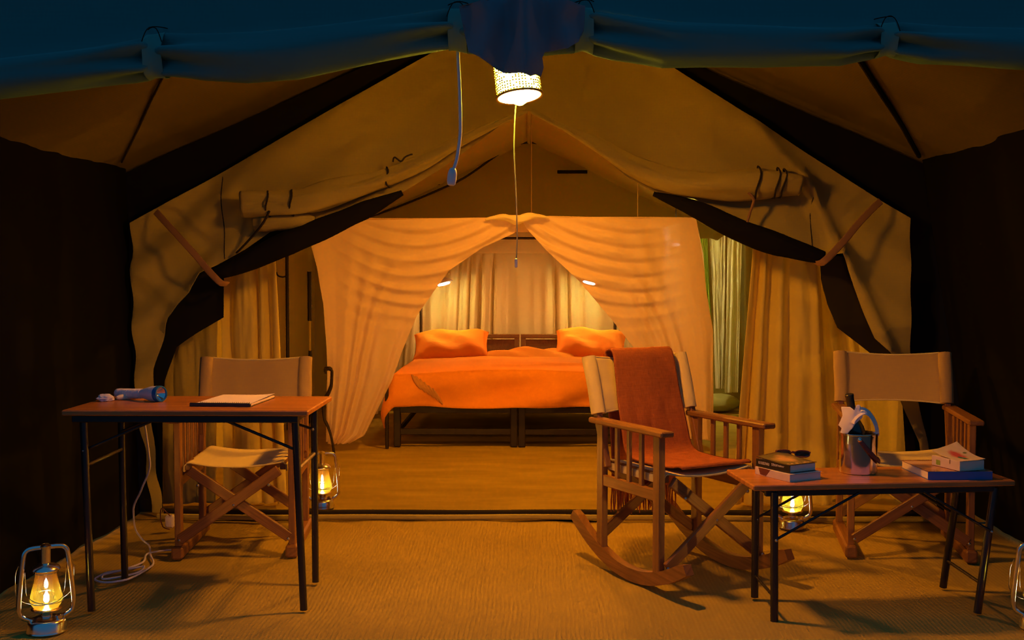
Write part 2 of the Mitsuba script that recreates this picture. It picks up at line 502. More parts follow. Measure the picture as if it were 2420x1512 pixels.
# ------------------------------------------------------------------ awning roll across the front
BOT = np.array([(-2.3, 1.80), (-1.851, 1.849), (-1.627, 1.877), (-1.403, 1.914), (-1.314, 1.935), (-1.136, 1.905), (-0.988, 1.895), (-0.811, 1.909), (-0.589, 1.955), (-0.368, 2.005), (-0.265, 2.027), (-0.04, 1.99),
                (0.187, 2.025), (0.293, 1.989), (0.468, 1.952), (0.804, 1.951), (1.095, 1.965), (1.247, 2.005), (1.386, 1.964), (1.705, 1.937), (2.3, 1.90)])
TOP = np.array([(-2.3, 1.95), (-1.848, 1.988), (-1.55, 2.024), (-1.312, 2.052), (-0.957, 2.073), (-0.514, 2.115), (-0.235, 2.136), (0.187, 2.141), (0.511, 2.104), (1.094, 2.08), (1.239, 2.08), (1.703, 2.078), (2.3, 2.05)])
STRAPS = [-1.314, -0.25, 0.192, 1.243]
AY = 3.90


def roll_xs(x, th, grow=0.0):
    zb, zt = np.interp(x, BOT[:, 0], BOT[:, 1]), np.interp(x, TOP[:, 0], TOP[:, 1])
    zc, a, d = (zb + zt) / 2, (zt - zb) / 2 + grow, 0.085 + grow + 0 * x
    rid = 0 * x
    for i, s in enumerate(STRAPS):
        dx = x - s
        d = d * (1 - 0.50 * np.exp(-(dx / 0.07) ** 2))
        rid = rid + 0.042 * np.exp(-np.abs(dx) / 0.17) * np.clip(np.abs(dx) / 0.035, 0, 1) * np.sin(th * 5.0 + i * 2 + np.sign(dx) * 0.8 + 1.5 * dx)
    rid = rid + 0.02 * fb(x * 0.8, th * 0.5, 0, 2.0, 3, 21)
    rid = rid * (0.15 if grow else 1.0)
    return np.stack([x, AY - (d + rid) * np.cos(th), zc + (a + 0.6 * rid) * np.sin(th)], 1)


def awn(u, v):
    x = -2.2 + 4.3 * u
    th = np.radians(np.interp(v, [0.25, 1], [100, -165]))
    r = roll_xs(x, th)
    t0 = roll_xs(x, th * 0 + np.radians(100))
    f = np.clip(v / 0.25, 0, 1)[:, None]
    up = np.stack([x, 4.02 + 0.05 * fb(x, 0, 0, 2, 3, 5), 2.78 + 0 * x], 1)
    flat = up * (1 - f) + t0 * f
    flat[:, 1] += 0.05 * fb(x, flat[:, 2], 0, 1.8, 3, 9) * (1 - f[:, 0]) * 2
    return np.where((v < 0.25)[:, None], flat, r)


aw = thing('awning', 'rolled dull green canvas awning tied up across the top of the veranda', 'awning')
part(aw, 'canvas_roll', grid(awn, 420, 56), 'm_awning', True)
for i, s in enumerate(STRAPS):
    w = [0.034, 0.032, 0.032, 0.030][i]
    part(aw, 'tie_band', thick(grid(lambda u, v: roll_xs(s + (u - 0.5) * 2 * w, np.radians(115 - 290 * v), 0.016), 6, 40), 0.004), 'm_band', True, label='webbing band gathering the rolled awning')
    zt = float(np.interp(s, TOP[:, 0], TOP[:, 1]))
    part(aw, 'lacing', cat(tube(spline([(s - 0.035, AY - 0.055, zt - 0.02), (s - 0.01, AY - 0.05, zt + 0.03), (s + 0.035, AY + 0.01, zt + 0.040)], 10), 0.0018, 6),
                           tube(spline([(s + 0.035, AY - 0.055, zt - 0.02), (s + 0.01, AY - 0.05, zt + 0.03), (s - 0.035, AY + 0.01, zt + 0.035)], 10), 0.0018, 6)), 'm_meshgrey')
DR = [(-0.236, 2.13), (-0.215, 2.02), (-0.203, 1.973), (-0.145, 1.937), (-0.087, 1.904), (-0.045, 1.897), (-0.02, 1.892), (0.005, 1.884), (0.022, 1.893), (0.039, 1.888), (0.048, 1.92), (0.043, 1.951), (0.052, 1.972), (0.09, 1.977),
      (0.13, 1.979), (0.166, 2.008), (0.185, 2.05), (0.19, 2.13), (0.06, 2.15), (-0.1, 2.15)]
part(aw, 'loose_flap', sheet(DR, 0.014, lambda x, z: 3.745 + 0.022 * np.sin(x * 46 + 8 * fb(x, z, 0, 4)) + 0.06 * fb(x, z, 0, 5, 3, 4) - 0.03 * np.exp(-((x - 0.0) / 0.05) ** 2), 0.004), 'm_flap', True,
     label='frayed loose end of the awning drooping in front of the lamp')

# ------------------------------------------------------------------ doorway cloth: rolls, mesh bands, straps
def cloth_roll(name, label, cat_, pts, Y, r, m, flat, seed, n=26, rip=0.10, freq=5.0):
    p = spline([(x, Y, z) for x, z in pts], 90)
    rr = np.interp(np.linspace(0, 1, 90), np.linspace(0, 1, len(r)), r)
    rnd = np.random.default_rng(seed)
    ph = rnd.uniform(0, 6, 4)
    k = thing(name, label, cat_)
    wob = lambda t, a: 1 + rip * np.sin(3 * a + ph[0] + freq * t) + 0.6 * rip * np.sin(5 * a + ph[1] - 9 * t) + 0.5 * rip * np.sin(2 * a + ph[2] + 23 * t)
    part(k, 'cloth', tube(p, rr, n, up=(0, 0.2, 1), flat=flat, wob=wob), m, True)
    return k, p, rr


k, p, rr = cloth_roll('door_roll', 'rolled-up khaki door flap tied on the left of the doorway', 'door flap', [(-1.409, 1.565), (-1.267, 1.569), (-1.142, 1.573), (-0.934, 1.624), (-0.725, 1.686), (-0.538, 1.768), (-0.31, 1.891), (-0.104, 1.983), (-0.01, 2.02)],
                      5.40, [0.060, 0.056, 0.064, 0.052, 0.044, 0.036, 0.026, 0.016, 0.010], 'm_canvas', 1.0, 4, rip=0.16)
for t, s in ((0.10, 1), (0.17, 1), (0.50, 0.8)):
    c = p[int(t * 89)]
    r = rr[int(t * 89)] * 1.1
    part(k, 'tie_cord', tube([(c[0] + 0.006 * math.sin(a * 3), c[1] + r * math.cos(a), c[2] + r * math.sin(a)) for a in np.linspace(0, 2 * PI, 20)[:-1]], 0.0045, 6, closed=True), 'm_meshgrey')
part(k, 'tie_cord', tube(spline([(-1.26, 5.335, 1.53), (-1.30, 5.36, 1.47), (-1.37, 5.40, 1.40), (-1.45, 5.44, 1.33)], 14), 0.006, 6), 'm_meshgrey')
low = spline([(-1.36, 5.44, 1.475), (-1.25, 5.43, 1.485), (-1.13, 5.43, 1.492), (-1.06, 5.44, 1.49)], 30)
part(k, 'lower_fold', tube(low, np.interp(np.linspace(0, 1, 30), [0, 0.15, 0.8, 1], [0.035, 0.05, 0.045, 0.02]), 20, up=(0, 0.2, 1), wob=lambda t, a: 1 + 0.08 * np.sin(3 * a + 4 * t)), 'm_canvas', True)
part(k, 'toggle', tube(spline([(-0.66, 5.355, 1.77), (-0.65, 5.34, 1.79), (-0.62, 5.345, 1.77), (-0.60, 5.34, 1.79), (-0.565, 5.35, 1.805)], 16), 0.004, 6), 'm_meshgrey')
k, p, rr = cloth_roll('door_roll', 'rolled-up khaki door flap tied on the right of the doorway', 'door flap', [(1.325, 1.660), (1.308, 1.663), (1.133, 1.669), (0.928, 1.659), (0.722, 1.674), (0.515, 1.746), (0.309, 1.869), (0.10, 1.973), (0.01, 2.02)],
                      5.40, [0.050, 0.072, 0.072, 0.066, 0.056, 0.046, 0.034, 0.016, 0.010], 'm_canvas', 1.0, 9)
for t in (0.075, 0.10, 0.16):
    c = p[int(t * 89)]
    r = rr[int(t * 89)] * 1.12
    part(k, 'tie_cord', tube([(c[0] + 0.02 * math.cos(a * 0.5) + 0.006 * math.sin(a * 3), c[1] + r * math.cos(a), c[2] + r * math.sin(a)) for a in np.linspace(0, 2 * PI, 20)[:-1]], 0.0045, 6, closed=True), 'm_meshgrey')
part(k, 'tie_cord', tube(spline([(1.06, 5.36, 1.62), (1.09, 5.37, 1.58), (1.08, 5.40, 1.53), (1.07, 5.42, 1.48)], 12), 0.007, 6), 'm_strap')

cloth_roll('mesh_roll', 'black insect-mesh band drawn along the left edge of the doorway top', 'mesh screen', [(-0.624, 1.625), (-0.812, 1.538), (-1.022, 1.447), (-1.274, 1.345), (-1.442, 1.266), (-1.558, 1.224)], 5.43,
           [0.014, 0.045, 0.052, 0.062, 0.050, 0.026], 'm_mesh', 0.9, 2, 18, 0.06)
cloth_roll('mesh_roll', 'black insect-mesh band drawn along the right edge of the doorway top', 'mesh screen', [(0.611, 1.618), (0.829, 1.537), (1.036, 1.442), (1.264, 1.359), (1.446, 1.307)], 5.43,
           [0.012, 0.045, 0.055, 0.058, 0.030], 'm_mesh', 0.9, 3, 18, 0.06)


def strap(label, pts, w):
    p = spline([(x, y, z) for x, y, z in pts], 24)
    k = thing('tie_strap', label, 'strap')
    part(k, 'webbing', tube(p, w / 2, 8, flat=0.14, up=(0.7, 0.0, 0.7 if pts[0][0] < 0 else -0.7)), 'm_strap', True)


strap('tan webbing strap slanting across the left door flap', [(-1.85, 5.44, 1.535), (-1.756, 5.39, 1.447), (-1.654, 5.36, 1.344), (-1.56, 5.36, 1.235), (-1.51, 5.38, 1.180), (-1.50, 5.46, 1.175)], 0.033)
strap('tan webbing strap slanting across the right door flap', [(1.725, 5.44, 1.583), (1.616, 5.39, 1.486), (1.515, 5.36, 1.374), (1.45, 5.36, 1.305), (1.419, 5.38, 1.277), (1.41, 5.46, 1.28)], 0.035)

one('mesh_flap', 'black mesh door panel bunched below the left strap', 'mesh screen', sheet([(-1.66, 1.25), (-1.55, 1.23), (-1.555, 1.005), (-1.683, 0.929), (-1.795, 0.853), (-1.86, 0.68), (-1.873, 0.549), (-1.949, 0.549), (-1.935, 0.745), (-1.86, 1.004)], 0.03,
    lambda x, z: 5.56 + 0.06 * fb(x * 2, z, 0, 4, 3, 3), 0.004), 'm_mesh', True)
one('mesh_flap', 'black mesh door panel bunched below the right strap', 'mesh screen', sheet([(1.462, 1.327), (1.472, 1.20), (1.506, 1.07), (1.555, 0.955), (1.718, 0.829), (1.84, 0.792), (1.80, 0.88), (1.60, 1.31)], 0.03,
    lambda x, z: 5.56 + 0.06 * fb(x * 2, z, 0, 4, 3, 5), 0.004), 'm_meshgrey', True)


# ------------------------------------------------------------------ curtains
def curtain(label, top, bot, z0, z1, Y, n, amp, seed, m='m_curtain', group=None, hem=0.0, zt=None, name='curtain', nv=40):
    """pleated curtain between x ranges at the top and the bottom"""
    rnd = np.random.default_rng(seed)
    ph = rnd.uniform(0, 6.28, 6)

    def fn(u, v):
        s = u + 0.30 / n * np.sin(u * 7 + ph[0]) + 0.12 / n * np.sin(u * 15 + ph[1])
        x = (top[0] + (top[1] - top[0]) * u) * (1 - v) + (bot[0] + (bot[1] - bot[0]) * u) * v
        a = amp * (0.55 + 0.45 * v)
        w = np.sin(2 * PI * n * s + ph[2] + 0.8 * np.sin(v * 2.2 + ph[3]) * u)
        y = Y + a * (w + 0.12 * np.sin(4 * PI * n * s + ph[4])) + 0.04 * fb(u * 4, v * 2, 0, 2, 3, seed)
        zz0 = z0 if zt is None else np.interp(u, np.linspace(0, 1, len(zt)), zt)
        z = zz0 + (z1 + hem * fb(u * 3, 0, 0, 2, 3, seed + 1) - zz0) * v
        return np.stack([x + 0.012 * np.cos(2 * PI * n * s + ph[2]) * v, y, z], 1)
    k = thing(name, label, 'curtain', group)
    put(k, thick(grid(fn, max(40, int(n * 22)), nv), 0.003), m, True)
    return k


curtain('tall yellow curtain gathered at the left of the doorway, behind the desk chair', (-1.62, -1.335), (-1.62, -1.285), 1.42, 0.012, 5.78, 3.0, 0.036, 11)
curtain('wide yellow curtain hanging at the right of the doorway, behind the books', (1.175, 1.52), (1.065, 1.60), 1.45, 0.012, 5.80, 3.2, 0.045, 23)
curtain('narrow yellow curtain partly hidden behind the black mesh flap at right', (1.50, 1.72), (1.60, 1.93), 1.32, 0.012, 5.98, 1.6, 0.03, 31)
curtain('olive canvas curtain in shade at the far left of the doorway', (-1.93, -1.64), (-1.93, -1.66), 1.10, 0.012, 5.76, 1.5, 0.02, 37, 'm_canvas')
curtain('pale curtain strip next to the mosquito net, brightly lit from behind', (1.565, 1.70), (1.635, 1.69), 1.55, 0.235, 9.58, 1.6, 0.022, 41, 'm_white_curtain', zt=[1.54, 1.52, 1.57])
curtain('pale curtain strip with a pointed top, right of the brightest strip', (1.71, 1.835), (1.69, 1.815), 1.56, 0.205, 9.52, 1.5, 0.022, 43, 'm_white_curtain', zt=[1.55, 1.59, 1.54, 1.56])
curtain('green curtain sliver between the mosquito net and the pale strips', (1.47, 1.56), (1.56, 1.60), 1.54, 0.60, 9.66, 1.6, 0.02, 47, 'm_green')
one('cloth_bundle', 'pale greenish cloth bundle on the floor below the pale curtains', 'bundle', (lambda: (lambda b: xf(b, M_at(1.70, 9.85, 0.0)))(
    grid(lambda u, v: np.stack([(0.19 + 0.03 * fb(np.cos(u * 6.283), np.sin(u * 6.283), v, 2)) * np.cos(u * 2 * PI) * np.sin(PI * v), (0.14 + 0.03 * fb(np.cos(u * 6.283), np.sin(u * 6.283), v, 3)) * np.sin(u * 2 * PI) * np.sin(PI * v), 0.08 - 0.08 * np.cos(PI * v)], 1), 40, 20)))(), 'm_mattress', True)

# ------------------------------------------------------------------ poles and small fittings inside
k = thing('tent_pole', 'black tent pole standing behind the left curtain', 'pole')
part(k, 'shaft', rod((-1.90, 8.62, 0), (-1.90, 8.62, 1.55), 0.014, 12), 'm_black', True)
part(k, 'hook', tube(spline([(-1.90, 8.605, 1.215), (-1.93, 8.60, 1.205), (-1.965, 8.60, 1.215), (-1.98, 8.60, 1.245)], 12), 0.006, 6), 'm_black', True)
k = thing('tent_pole', 'dark thin tent pole left of the mosquito net with a pale joint', 'pole')
part(k, 'shaft', rod((-1.80, 9.0, 0), (-1.80, 9.0, 0.60), 0.014, 12), 'm_black', True)
part(k, 'shaft', rod((-1.80, 9.0, 0.845), (-1.80, 9.0, 1.25), 0.018, 12), 'm_black', True)
part(k, 'joint', rod((-1.80, 9.0, 0.59), (-1.80, 9.0, 0.86), 0.009, 12), 'm_curtain', True, label='pale joint')
k = thing('bent_stand', 'dark bent metal stand on the floor right behind the desk', 'stand')
sp = [(-1.375, 7.4, 0.555), (-1.373, 7.4, 0.580), (-1.345, 7.4, 0.584), (-1.330, 7.4, 0.572), (-1.334, 7.4, 0.476), (-1.351, 7.4, 0.425), (-1.380, 7.4, 0.366), (-1.392, 7.4, 0.30), (-1.387, 7.4, 0.246), (-1.361, 7.4, 0.189), (-1.335, 7.4, 0.102), (-1.32, 7.4, 0.0)]
part(k, 'side_frame', tube(spline(sp, 60), 0.008, 8), 'm_darkwood', True)
part(k, 'side_frame', tube(spline([(x - 0.03, y + 0.14, z) for x, y, z in sp], 60), 0.008, 8), 'm_darkwood', True)
part(k, 'cross_bar', rod((-1.345, 7.4, 0.578), (-1.375, 7.54, 0.578), 0.007), 'm_darkwood', True)

# ------------------------------------------------------------------ bed corner: frame, net, bedding
NX0, NX1, NYF, NYB, NZ = -1.50, 1.17, 7.60, 9.84, 1.615
def coons(Tp, Bp, Op, Ip, u, v):
    t, b, o, i = lin(Tp, u), lin(Bp, u), lin(Op, v), lin(Ip, v)
    c = [np.asarray(q, float) for q in (Tp[0], Tp[-1], Bp[0], Bp[-1])]
    U, V = u[:, None], v[:, None]
    return (1 - V) * t + V * b + (1 - U) * o + U * i - ((1 - U) * (1 - V) * c[0] + U * (1 - V) * c[1] + (1 - U) * V * c[2] + U * V * c[3])


def drape(Tp, Bp, Op, Ip, xm, curv, seed, flip):
    def fn(u, v):
        p = coons(Tp, Bp, Op, Ip, u, v)
        x, z = p[:, 0], p[:, 1]
        # hanging pleats on the outer half, nested sagging folds towards the tied middle
        pl = (0.024 * np.sin(2 * PI * 5 * (u + 0.05 * np.sin(9 * u + seed)) + 7 * fb(u * 2, v, 0, 1.5, 3, seed)) + 0.035 * fb(u * 9, v * 0.7, 0, 1, 3, seed + 9)) * np.clip(1.25 - 1.5 * u + 0.9 * v, 0, 1) * (0.25 + 0.75 * v)
        g = z - curv * (x - xm) ** 2
        sw = np.sin(g / 0.105 * 2 * PI + 7 * fb(x, z, 0, 1.6, 3, seed + 3))
        env = np.clip((z - 0.75) / 0.35, 0, 1) * np.clip((1.62 - z) / 0.06, 0, 1) * np.clip((u - 0.12) * 2.6, 0, 1)
        y = NYF + pl + 0.015 * env * (sw + 0.3 * np.sin(1.7 * g / 0.085 * 2 * PI + 1 + 5 * fb(x, z, 0, 2))) + 0.07 * fb(x * 1.3, z * 0.8, 0, 2.2, 3, seed + 5) - 0.05 * v * np.cos(u * 2)
        return np.stack([x, y, z], 1)
    return grid(fn, 150, 130)


net = thing('mosquito_net', 'big sheer cream mosquito net draped round the bed and parted in front', 'mosquito net')
for x, y in ((-1.0, 7.70), (0.836, 7.70), (-0.955, 9.72), (0.76, 9.72)):
    part(net, 'post', rod((x, y, 0), (x, y, 1.555), 0.013, 10), 'm_darkwood', True)
part(net, 'top_bar', rod((-0.955, 9.72, 1.545), (0.76, 9.72, 1.545), 0.011), 'm_darkwood', True)
for x0, x1 in ((-1.0, -0.955), (0.836, 0.76)):
    part(net, 'top_bar', rod((x0, 7.70, 1.55), (x1, 9.72, 1.55), 0.010), 'm_darkwood', True)


LT, LB = [(-1.53, 1.60), (-1.315, 1.598), (-0.987, 1.602), (-0.438, 1.613), (-0.073, 1.620)], [(-1.399, 0.048), (-1.33, 0.05), (-1.251, 0.048)]
LO, LI = [(-1.53, 1.60), (-1.507, 1.425), (-1.458, 1.249), (-1.422, 1.015), (-1.40, 0.721), (-1.396, 0.486), (-1.398, 0.19), (-1.399, 0.048)], \
    [(-0.073, 1.62), (-0.10, 1.51), (-0.321, 1.41), (-0.555, 1.249), (-0.776, 0.942), (-0.88, 0.692), (-0.954, 0.486), (-1.058, 0.28), (-1.148, 0.102), (-1.251, 0.048)]
part(net, 'front_drape', drape(LT, LB, LO, LI, -0.78, 0.55, 3, 1), 'm_net', True)
RT, RB = [(1.148, 1.615), (0.829, 1.621), (0.436, 1.621), (0.145, 1.628), (-0.06, 1.620)], [(1.26, 0.10), (1.15, 0.08), (1.04, 0.10)]
RO, RI = [(1.148, 1.615), (1.199, 1.365), (1.218, 1.133), (1.27, 0.841), (1.266, 0.49), (1.254, 0.196), (1.26, 0.10)], \
    [(-0.06, 1.62), (-0.02, 1.545), (0.116, 1.395), (0.35, 1.176), (0.584, 0.899), (0.79, 0.636), (0.908, 0.401), (1.0, 0.2), (1.04, 0.10)]
part(net, 'front_drape', drape(RT, RB, RO, RI, 0.72, 0.55, 8, -1), 'm_net', True)
# bunched knot where the two drapes meet over the frame
part(net, 'knot', tube(spline([(-0.30, 7.57, 1.60), (-0.18, 7.545, 1.615), (-0.08, 7.53, 1.60), (0.02, 7.545, 1.622), (0.14, 7.57, 1.612)], 40), np.interp(np.linspace(0, 1, 40), [0, 0.3, 0.5, 0.75, 1], [0.008, 0.022, 0.030, 0.020, 0.006]), 14,
     wob=lambda t, a: 1 + 0.16 * np.sin(3 * a + 11 * t) + 0.12 * np.sin(5 * a - 17 * t)), 'm_sheer', True)


def side(xf_, xb, seed):
    def fn(u, v):
        z = NZ * (1 - v) + 0.06 * v
        top = 1 - v
        x = np.interp(z, xf_[1], xf_[0]) * (1 - u) + xb * u + 0.03 * np.sin(2 * PI * 9 * u + 2 * fb(u * 3, v, 0, 2, 3, seed)) * (0.2 + 0.8 * v)
        return np.stack([x, NYF + (NYB - NYF) * u, z], 1)
    return grid(fn, 140, 30)


part(net, 'side_drape', side(([-1.40, -1.39, -1.42, -1.52], [0.05, 0.7, 1.0, 1.6]), -1.25, 2), 'm_net', True)
part(net, 'side_drape', side(([1.26, 1.27, 1.218, 1.15], [0.05, 0.8, 1.13, 1.6]), 1.12, 4), 'm_net', True)
part(net, 'roof_panel', grid(lambda u, v: np.stack([NX0 + (NX1 - NX0) * u, NYF + (NYB - NYF) * v, NZ - 0.05 * np.sin(PI * u) * np.sin(PI * v) + 0.02 * fb(u * 3, v * 3, 0, 2)], 1), 40, 40), 'm_net', True)


def backp(u, v):
    x = -1.25 + 2.37 * u
    ph = 2 * PI * (17 * u + 1.2 * np.sin(u * 5) + 0.5 * np.sin(u * 19)) + 1.6 * (u - 0.5) * v
    a = 0.026 * np.clip(v * 6, 0.12, 1)
    x = x + (x - 0.0) * 0.10 * v + 0.01 * np.cos(ph)
    y = 9.90 + a * (np.sin(ph) + 0.5 * np.sin(2.3 * ph + 1)) + 0.03 * fb(u * 5, v, 0, 2)
    return np.stack([x, y, 1.43 - 1.38 * v], 1)


part(net, 'back_curtain', grid(backp, 340, 30), 'm_sheer', True)
part(net, 'back_strip', thick(grid(lambda u, v: np.stack([-1.27 + 2.41 * u, 9.88 + 0.02 * fb(u * 6, v, 0, 1), 1.60 - 0.185 * v], 1), 40, 6), 0.004), 'm_sheer', True)

for x, z1 in ((0.02, 2.44), (0.885, 2.02)):
    part(net, 'hanging_cord', rod((x, 9.0, 1.58), (x, 9.0, z1), 0.004, 6), 'm_cord', True)


def single_bed(x0, x1, label):
    k = thing('bed_frame', label, 'bed')
    w = x1 - x0
    for x in (x0 + 0.024, x1 - 0.024):
        part(k, 'leg', box(0.048, 0.048, 0.29, 0.004, at=(x, 7.80, 0.145)), 'm_darkwood', False)
        part(k, 'head_post', box(0.044, 0.044, 0.68, 0.004, at=(x, 9.74, 0.34)), 'm_headwood', False)
        part(k, 'side_rail', beam((x, 7.82, 0.27), (x, 9.72, 0.27), 0.026, 0.07), 'm_darkwood', False)
        part(k, 'stretcher', beam((x, 7.82, 0.10), (x, 9.72, 0.10), 0.024, 0.035), 'm_darkwood', False)
    part(k, 'end_rail', beam((x0 + 0.04, 7.80, 0.27), (x1 - 0.04, 7.80, 0.27), 0.026, 0.06, side=(0, 1, 0)), 'm_darkwood', False)
    part(k, 'stretcher', beam((x0 + 0.04, 7.80, 0.105), (x1 - 0.04, 7.80, 0.105), 0.024, 0.042, side=(0, 1, 0)), 'm_darkwood', False)
    part(k, 'headboard_panel', box(w - 0.08, 0.018, 0.20, 0.004, at=((x0 + x1) / 2, 9.745, 0.55)), 'm_headwood', False)
    part(k, 'headboard_rail', box(w, 0.05, 0.035, 0.005, at=((x0 + x1) / 2, 9.74, 0.680)), 'm_headwood', False)
    for y in (8.35, 9.2):
        part(k, 'cross_slat', beam((x0 + 0.03, y, 0.285), (x1 - 0.03, y, 0.285), 0.06, 0.016, side=(0, 1, 0)), 'm_darkwood', False)


single_bed(-0.962, -0.082, 'dark wooden single bed frame on the left half of the double bed')
single_bed(-0.074, 0.806, 'dark wooden single bed frame on the right half of the double bed')
one('mattress', 'olive mattress showing below the orange bedspread on the left bed frame', 'mattress', box(0.84, 1.86, 0.15, 0.03, at=(-0.525, 8.75, 0.37)), 'm_mattress', True)
one('mattress', 'olive mattress showing below the orange bedspread on the right bed frame', 'mattress', box(0.84, 1.86, 0.15, 0.03, at=(0.37, 8.75, 0.37)), 'm_mattress', True)
BX0, BX1, BY0, BY1, BZ = -0.945, 0.792, 7.80, 9.62, 0.475


def spread(u, v):
    D = 0.25
    a = (BX0 - D) + (BX1 - BX0 + 2 * D) * u
    b = (BY0 - D) + (BY1 - BY0 + D) * v
    ex = np.maximum(0, np.maximum(BX0 - a, a - BX1))
    sx = np.where(a < BX0, -1.0, 1.0)
    ey = np.maximum(0, BY0 - b)
    x = np.clip(a, BX0, BX1)
    y = np.maximum(b, BY0)
    e = np.hypot(ex, ey)
    R = 0.05
    th = np.clip(e / R, 0, PI / 2)
    down = np.where(e < R * PI / 2, R * (1 - np.cos(th)), R + (e - R * PI / 2))
    out = np.where(e < R * PI / 2, R * np.sin(th), R) + 0.05 * np.clip((e - 0.08) / 0.2, 0, 1)
    nx, ny = ex / (e + 1e-9), ey / (e + 1e-9)
    wv = 0.018 * np.sin(a * 11 + 3 * fb(a, b, 0, 2, 3, 5)) * np.clip((ey - 0.05) / 0.15, 0, 1) + 0.018 * np.sin(b * 10 + 1) * np.clip((ex - 0.05) / 0.15, 0, 1)
    x = x + sx * nx * (out + wv)
    y = y - ny * (out + wv)
    z = BZ + 0.035 - down
    top = np.clip(1 - e / 0.1, 0, 1)
    z = z + top * (0.035 * fb(a, b, 0, 2.6, 4, 3) + 0.022 * np.exp(-((b - 8.2 - 0.25 * a) / 0.07) ** 2) * np.clip(a + 0.6, 0, 1)
                   + 0.03 * np.sin(PI * np.clip((a - BX0) / (BX1 - BX0), 0, 1)))
    # diagonal pull folds on the front drop
    fr = np.clip(ey / 0.1, 0, 1)
    z = z - 0.9 * ex * ey
    y = y - fr * (0.034 * np.sin((a * 0.8 - z * 2.2) * 8 + 2 + 4 * fb(a, z, 0, 1.5, 2, 4)) * np.clip(e / 0.2, 0, 1) + 0.03 * fb(a, z * 2, 0, 3, 3, 8))
    z = z + 0.03 * fb(a * 1.2, 0, 0, 2, 2, 17) * np.clip(e / 0.2, 0, 1)
    return np.stack([x, y, z], 1)


k = thing('bedspread', 'rumpled orange bedspread hanging over the foot of the bed', 'bedspread')
part(k, 'cloth', thick(grid(spread, 130, 130), 0.010), 'm_duvet', True)


def lump(u, v):
    a, b = u * 2 - 1, v * 2 - 1
    e = np.clip((1 - a ** 2), 0, 1) ** 0.5 * np.clip(1 - b ** 2, 0, 1) ** 0.7
    x = -0.05 + 0.44 * a
    y = 9.33 + 0.21 * b
    ridge = 0.03 * np.sin(9 * a + 5 * b + 4 * fb(a, b, 0, 1.5))
    return np.stack([x, y, 0.49 + (0.125 + ridge * 0.6) * e * (0.8 + 0.25 * b) + 0.02 * a], 1)


part(k, 'turned_back_fold', thick(grid(lump, 60, 40), 0.01), 'm_duvet', True)
# tan leaf pattern printed on the left corner of the front drop: strips lying just proud of the cloth
SP = lambda a, b: spread(np.array([(a - BX0 + 0.25) / (BX1 - BX0 + 0.50)]), np.array([(b - BY0 + 0.25) / (BY1 - BY0 + 0.25)]))[0]
leaf = []
for i in range(6):
    a0 = -0.83 + 0.030 * i
    pts = [SP(a0 + 0.05 * t + 0.02 * t * t, 7.80 - 0.02 - 0.02 * i - 0.11 * t) + np.array([0, -0.010, 0.004]) for t in np.linspace(0, 1, 8)]
    leaf.append(tube(pts, 0.011 * np.sin(np.linspace(0.3, 2.9, 8)) + 0.002, 6, flat=0.3, up=(1, 0, 0)))
part(k, 'leaf_print', cat(*leaf), 'm_tan', True, label='tan leaf pattern on the corner of the bedspread')


def pillow(label, M, w, h, t, seed):
    def side_(sg):
        def fn(u, v):
            a, b = u * 2 - 1, v * 2 - 1
            e = (np.clip(1 - a ** 4, 0, 1) * np.clip(1 - b ** 4, 0, 1)) ** 0.55
            x = a * w / 2 * (1 - 0.07 * (1 - b ** 2))
            y = b * h / 2 * (1 - 0.09 * (1 - a ** 2))
            z = sg * t / 2 * e * (1 + 0.5 * fb(a, b, sg, 1.6, 3, seed)) + 0.012 * np.sin(6 * a + 4 * b) * e
            return np.stack([x, y, z], 1)
        return grid(fn, 44, 36)
    a, b = side_(1), side_(-1)
    b.faces = b.faces[:, ::-1]
    m = cat(a, b)
    m.merge_vertices()
    m.apply_transform(M)
    one('pillow', label, 'pillow', m, 'm_pillow', True)


def pm(x, y, z, tilt, yaw, roll=0):
    R = trimesh.transformations.euler_matrix(math.radians(tilt), math.radians(roll), math.radians(yaw), 'sxyz')
    R[:3, 3] = [x, y, z]
    return R


pillow('plump orange pillow at the left end of the headboard', pm(-0.67, 9.47, 0.605, 30, 2, -2), 0.66, 0.42, 0.20, 3)
pillow('plump orange pillow at the right end of the headboard', pm(0.53, 9.47, 0.615, 30, -4, 3), 0.62, 0.42, 0.20, 9)


def reading_lamp(label, x, y, z, d):
    """small dish lamp on an arm from the bed post; d = side the dish points to"""
    k = thing('reading_lamp', label, 'lamp')
    part(k, 'bracket', cat(rod((x + 0.16 * d * -1, y + 0.10, z - 0.03), (x - 0.02 * d, y + 0.04, z + 0.035), 0.006), box(0.03, 0.03, 0.05, 0.004, at=(x - 0.165 * d, y + 0.10, z - 0.035))), 'm_brass', True)
    M = trimesh.transformations.euler_matrix(0, math.radians(-14 * d), 0)
    M[:3, 3] = [x, y, z]
    part(k, 'shade', xf(thick(lathe([(0.012, 0.045), (0.030, 0.040), (0.060, 0.022), (0.082, 0.0)], 28), 0.003), M), 'm_white', True)
    b = xf(lathe([(0, -0.026), (0.045, -0.022), (0.058, -0.012), (0.050, -0.004), (0.028, 0.004), (0, 0.004)], 24), M)
    part(k, 'bulb', b, 'm_white', True, emitter=lamp_mat(READING))


